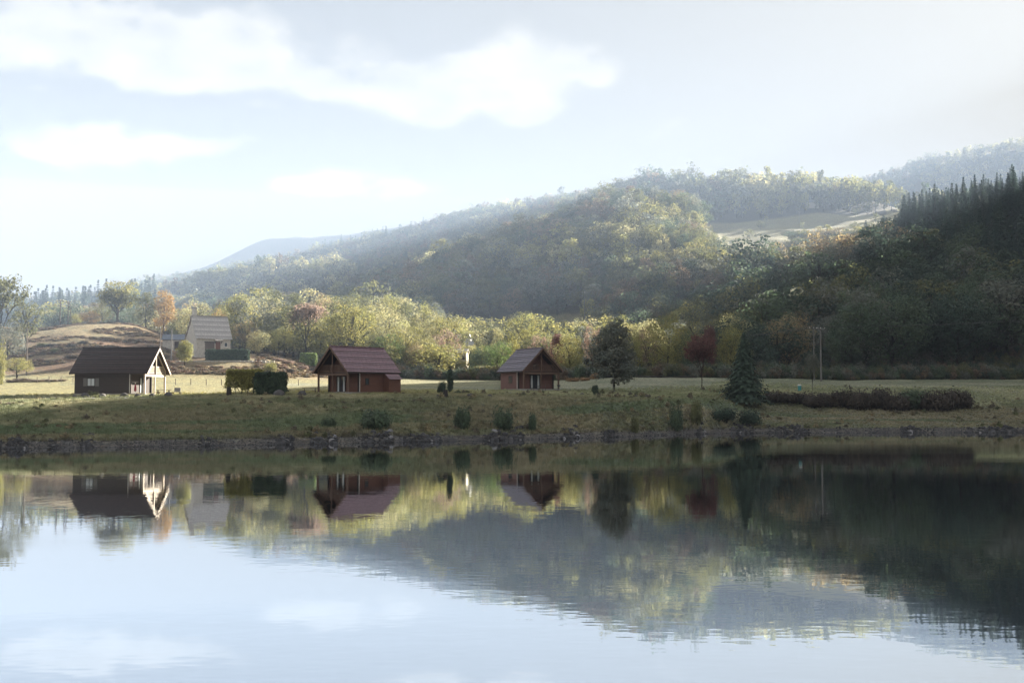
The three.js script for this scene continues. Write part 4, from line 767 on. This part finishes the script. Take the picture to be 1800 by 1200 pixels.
{ const p = stand(946, 165.5), o = thing('garden_table', 'small round table on the porch side of the rightmost chalet', 'table', p, 0); part('top', new THREE.CylinderGeometry(.5, .5, .04, 20).translate(0, .73, 0), iron, o); part('leg', new THREE.CylinderGeometry(.03, .03, .71, 8).translate(0, .355, 0), iron, o); part('foot', new THREE.CylinderGeometry(.25, .28, .04, 14).translate(0, .03, 0), iron, o);
  for (const [dx, t, lab] of [[-.85, 1.5, 'dark folding chair left of the small round porch table'], [.85, -1.5, 'dark folding chair right of the small round porch table']]) { const c = thing('garden_chair', lab, 'chair', [p[0] + dx, p[1], p[2] + .1], t); part('seat', box(.42, .04, .42, 0, .45, 0), iron, c); part('backrest', box(.42, .4, .03, 0, .75, -.2), iron, c); for (const x of [-.19, .19]) for (const z of [-.19, .19]) part('leg', box(.03, .44, .03, x, .22, z), iron, c); } }
{ const o = thing('barbecue', 'small dark barbecue on a stand right of the rightmost chalet', 'barbecue', stand(982, 168), 0); part('bowl', new THREE.SphereGeometry(.26, 14, 8, 0, 6.3, 1.5, 1.6).translate(0, .85, 0), iron, o); for (let k = 0; k < 3; k++) part('leg', beam(V(Math.cos(k * 2.1) * .25, 0, Math.sin(k * 2.1) * .25), V(Math.cos(k * 2.1) * .14, .72, Math.sin(k * 2.1) * .14), .03, .03), iron, o); }
{ const o = thing('litter_bin', 'teal litter bin with white lid on the right field', 'bin', stand(1405, 186), 0), teal = std(.05, .30, .32, .5); part('body', new THREE.CylinderGeometry(.30, .26, .85, 16).translate(0, .43, 0), teal, o); part('lid', new THREE.CylinderGeometry(.24, .33, .22, 16).translate(0, .96, 0), whitePaint, o); }
{ // red parasol, folded, leaning by the porch of the first chalet
  const p = stand(238.5, 146.6), o = thing('folded_parasol', 'folded red parasol with pale tip beside the porch of the leftmost chalet', 'parasol', p, 0); part('canopy', new THREE.LatheGeometry([[.02, 1.55], [.09, 1.4], [.13, 1.1], [.17, .75], [.10, .6]].map(([x, y]) => new THREE.Vector2(x, y)), 10), std(.30, .035, .05, .9), o); part('pole', new THREE.CylinderGeometry(.025, .025, 1.7, 8).translate(0, .85, 0), whitePaint, o); part('tip', new THREE.SphereGeometry(.09, 10, 8).translate(0, 1.62, 0), whitePaint, o); part('base', new THREE.CylinderGeometry(.22, .25, .08, 14).translate(0, .04, 0), concrete, o); }
function rockGeo(seed) { const g = new THREE.IcosahedronGeometry(1, 2), p = g.attributes.position; for (let k = 0; k < p.count; k++) { const x = p.getX(k), y = p.getY(k), z = p.getZ(k), f = .72 + .5 * fbm(x * 1.4 + seed, y * 1.4 + z * 1.1 + seed, 3); p.setXYZ(k, x * f, Math.max(-.35, y * f), z * f); } g.computeVertexNormals(); return g; }
const rocks = [rockGeo(1), rockGeo(5), rockGeo(9)], rockMat = [std(.085, .08, .08, .95), std(.16, .15, .14, .95)];
[[150, 14, 'dark flat rock left of the spiky plant'], [181, 13, 'rounded rock right of the spiky plant', 1], [219, 16, 'dark slab rock below the leftmost chalet wall'], [243, 11, 'low rock below the porch of the leftmost chalet'], [268, 12, 'low dark rock left of the picnic table'], [297, 15, 'dark boulder in front of the picnic table'], [132, 9, 'small rock left of the dark flat rock', 1], [388, 8, 'small rock left of the tall hedge'], [352, 7, 'small rock in the grass between bench and hedge'], [491, 22, 'broad dark boulder at the foot of the clipped hedge'], [531, 17, 'dark boulder beside the path to the middle chalet'], [770, 8, 'small rock left of the round topiary'], [827, 12, 'dark rock left of the pale path end'], [861, 10, 'dark rock on the pale path by the rightmost chalet'], [1023, 9, 'low rock left of the cone conifer'], [1083, 9, 'low rock below the birch trunk'], [1117, 8, 'low rock right of the birch, first of three'], [1137, 9, 'low rock right of the birch, second of three'], [1158, 7, 'low rock right of the birch, third of three'], [720, 7, 'low rock in the grass right of the middle chalet'], [690, 6, 'low rock in front of the lean-to']].forEach(([px, w, label, m], k) => {
  const d = px > 1000 ? 151 : 142.5, p = stand(px, d), o = new THREE.Mesh(rocks[k % 3], rockMat[m ?? 0]), s = w * d / F / 1.8; o.name = numbered('boulder'); o.position.set(p[0], p[1] + s * .22, p[2]); o.scale.set(s, s * .8, s * .8); o.rotation.y = k * 1.3; info(o, label, 'rock', 'boulders along the path'); scene.add(o);
});
for (const [px, d, h, lab] of [[403, 143, 1.3, 'dark tree stump at the left foot of the tall hedge'], [783, 142, 1.05, 'dark stump in front of the cypress']]) { const o = thing('tree_stump', lab, 'stump', stand(px, d), 0), g = new THREE.CylinderGeometry(.24, .36, h, 12, 4), p = g.attributes.position; for (let k = 0; k < p.count; k++) { const f = .85 + .35 * noise(p.getX(k) * 5 + 9, p.getY(k) * 2 + p.getZ(k) * 5); p.setX(k, p.getX(k) * f); p.setZ(k, p.getZ(k) * f); } g.computeVertexNormals(); part('stump_body', g.translate(0, h / 2 - .06, 0), std(.035, .03, .028, .95), o); part('knot', new THREE.SphereGeometry(.14, 10, 8).translate(.2, h * .7, .12), std(.04, .033, .03, .95), o); }
for (let k = 0; k < 9; k++) { const px = 309 + k * 27, o = thing('fence_post', 'short wooden fence post in the sunlit strip between chalet and hedge', 'post', stand(px, 178), 0, 'fence posts in the sunlit field'); part('stake', box(.10, .95, .10, 0, .42, 0), benchWood, o); part('cap', box(.12, .05, .12, 0, .92, 0), benchWood, o); }
for (let k = 0; k < 4; k++) { const px = 66 + k * 21, o = thing('fence_post', 'thin fence post in the sunlit field left of the leftmost chalet', 'post', stand(px, 180), 0, 'fence posts left of the leftmost chalet'); part('stake', box(.08, 1.0, .08, 0, .45, 0), benchWood, o); part('cap', box(.10, .04, .10, 0, .97, 0), benchWood, o); }

// ---------------------------------------------------------------- paths
function strip(name, pts, w, mat, label) {                             // a band laid on the ground through [px, d]
  const c = new THREE.CatmullRomCurve3(pts.map(([px, d]) => V((px - 900) / F * d, 0, -d))), n = 90, g = new Geo();
  for (let k = 0; k <= n; k++) { const p = c.getPoint(k / n), t = c.getTangent(k / n); for (let j = 0; j <= 4; j++) { const s = (j / 4 - .5) * (w + (noise(k * .4, j < 2 ? 1 : 9) - .5) * w * .25), x = p.x - t.z * s, z = p.z + t.x * s; g.v(x, ground(x, -z) + .035, z, 0, 1, 0, null, x, z); } }
  for (let k = 0; k < n; k++) for (let j = 0; j < 4; j++) { const a = k * 5 + j; g.i.push(a, a + 5, a + 1, a + 1, a + 5, a + 6); }
  const geo = g.build(); geo.computeVertexNormals(); single(name, geo, mat, label, 'path', null, 'structure');
}
const gravel = new THREE.MeshStandardMaterial({ map: tex(256, (u, v) => { const n = .5 + .5 * (tfbm(u, v, 40, 3) - .5) + .3 * (tfbm(u, v, 6, 3) - .5); return [n * .98, n * .97, n]; }, 1 / 3), roughness: 1 });
strip('lane', [[-300, 136], [0, 140], [120, 140.5], [220, 140.5], [300, 140], [420, 139.5]], 2.0, gravel, 'grey lane along the top of the left bank');
strip('footpath', [[490, 141], [520, 142.5], [545, 145], [575, 147.5]], 1.4, gravel, 'pale path leading to the middle chalet porch');
strip('footpath', [[832, 143.5], [855, 147], [880, 152], [900, 160]], 1.5, gravel, 'pale path leading to the rightmost chalet');
strip('porch_paving', [[238, 143.5], [262, 145], [285, 146], [305, 147]], 2.4, gravel, 'pale paved strip in front of the leftmost chalet porch');

// ---------------------------------------------------------------- ground cover
{
  const r = rng(9), tuft = new Geo();
  for (let k = 0; k < 9; k++) { const a = r() * 6.28, q = r() * .16, x = Math.cos(a) * q, z = Math.sin(a) * q, h = .12 + .18 * r(), l = (r() - .5) * .2, m = (r() - .5) * .2, w = .018 + .016 * r(), c = .75 + .5 * r(); const A = tuft.v(x - w, 0, z, 0, .5, .8, [c, c, c]), B = tuft.v(x + w, 0, z, 0, .5, .8, [c, c, c]), D = tuft.v(x + l, h, z + m, 0, .5, .8, [c, c, c]); tuft.i.push(A, B, D); }
  const geo = tuft.build(), mat = new THREE.MeshPhysicalMaterial({ vertexColors: true, roughness: 1, transmission: .3, thickness: 0, side: THREE.DoubleSide }), places = [], M = new THREE.Matrix4(), E = new THREE.Euler(), Qn = new THREE.Quaternion(), col = new THREE.Color();
  for (let k = 0; k < 140000; k++) {
    const q = -400 + r() * 2280, sh = shoreD(q), d = sh + 2.4 + (q > 1250 ? 60 : 46) * r() * (.55 + .45 * r()), x = (q - 900) / F * d, n = fbm(x * .25, d * .25, 3);
    if (r() > .35 + n) continue; if (q < 430 && Math.abs(d - 140.2) < 1.3) continue; places.push([x, d, n, r(), r()]);
  }
  const im = new THREE.InstancedMesh(geo, mat, places.length);
  places.forEach(([x, d, n, a, b], k) => { const s = (.6 + .9 * a) * (d > 150 ? .6 : 1); M.compose(V(x, ground(x, d) - .01, -d), Qn.setFromEuler(E.set(0, b * 6.28, 0)), V(s * 1.4, s, s * 1.4)); im.setMatrixAt(k, M); const c = soil(x, d, 0), t = .9 + .5 * a; im.setColorAt(k, col.setRGB(c[0] * t * 1.15, c[1] * t * 1.15, c[2] * t)); });
  im.name = 'bank_grass'; info(im, 'short rough grass covering the lake bank', 'grass', null, 'stuff'); scene.add(im);
  const bp = shrubGeo(77, 90, .32, { up: .6 })[1].build(), bm = leafMat('brown').clone(), bl = []; bm.color.setRGB(1, 1, 1);
  for (let k = 0; k < 9000; k++) { const q = -60 + 650 * r(), d = 200 + 80 * r(), x = (q - 900) / F * d, n = fbm(x * .09 + 5, d * .16, 3); if (n < .5 || (q > 300 && q < 450 && d > 208) || (q > 590)) continue; bl.push([x, d, r(), r()]); }
  const bi = new THREE.InstancedMesh(bp, bm, bl.length); bl.forEach(([x, d, a, b], k) => { const s = .35 + .55 * a; M.compose(V(x, ground(x, d) - .05, -d), Qn.setFromEuler(E.set(0, b * 6.28, 0)), V(s, s * .6, s)); bi.setMatrixAt(k, M); const c = [[.20, .12, .07], [.13, .10, .05], [.26, .19, .10]][k % 3], t = .8 + .4 * b; bi.setColorAt(k, col.setRGB(c[0] * t, c[1] * t, c[2] * t)); });
  bi.name = 'bracken_cover'; info(bi, 'brown bracken and heath covering the knoll and slope', 'bracken', null, 'stuff'); scene.add(bi);
  const wp = shrubGeo(91, 70, .34, { up: 1.1 })[1].build(), wl = [];
  for (let k = 0; k < 2600; k++) { const q = -400 + 2280 * r(), d = shoreD(q) + 2.8 + 30 * Math.pow(r(), 1.5), x = (q - 900) / F * d, n = fbm(x * .16 + 31, d * .3, 3); if (n < .56 || (q < 430 && Math.abs(d - 140.2) < 1.6)) continue; wl.push([x, d, r(), r()]); }
  const wi = new THREE.InstancedMesh(wp, bm, wl.length); wl.forEach(([x, d, a, b], k) => { const s = .16 + .3 * a * a; M.compose(V(x, ground(x, d) - .03, -d), Qn.setFromEuler(E.set(0, b * 6.28, 0)), V(s * 1.3, s * (.8 + b), s * 1.3)); wi.setMatrixAt(k, M); const c = [[.12, .13, .06], [.26, .22, .13], [.16, .14, .10], [.19, .17, .10]][k % 4], t = .8 + .4 * b; wi.setColorAt(k, col.setRGB(c[0] * t, c[1] * t, c[2] * t)); });
  wi.name = 'bank_weeds'; info(wi, 'tufts of weeds and dry stalks scattered over the lake bank', 'weeds', null, 'stuff'); scene.add(wi);
  const sg = new THREE.IcosahedronGeometry(1, 1), p = sg.attributes.position; for (let k = 0; k < p.count; k++) { const f = .75 + .5 * noise(p.getX(k) * 2 + 5, p.getY(k) * 2 + p.getZ(k) * 3); p.setXYZ(k, p.getX(k) * f, p.getY(k) * f * .7, p.getZ(k) * f); } sg.computeVertexNormals();
  const N = 16000, st = new THREE.InstancedMesh(sg, std(1, 1, 1, .9), N);
  for (let k = 0; k < N; k++) { const q = -400 + 2300 * r(), wv = fbm(q * .012, 3, 3), d = shoreD(q) - .6 + (1.6 + 5 * wv) * Math.pow(r(), 1.4), x = (q - 900) / F * d, s = .03 + (.06 + .28 * sstep(.45, .7, fbm(q * .03, 9, 2))) * Math.pow(r(), 5); M.compose(V(x, Math.max(-.02, ground(x, d)) + s * .2, -d), Qn.setFromEuler(E.set(r() * 3, r() * 6, r() * 3)), V(s, s, s)); st.setMatrixAt(k, M); const c = .03 + .09 * r() * r() + (r() < .03 ? .2 : 0); st.setColorAt(k, col.setRGB(c, c * .98, c * 1.04)); }
  st.name = 'shore_stones'; info(st, 'grey pebbles and stones along the waterline', 'stones', null, 'stuff'); scene.add(st);
}
scene.traverse((o) => { if (o.isMesh) { o.castShadow = o.receiveShadow = true; } });
renderer.render(scene, camera);
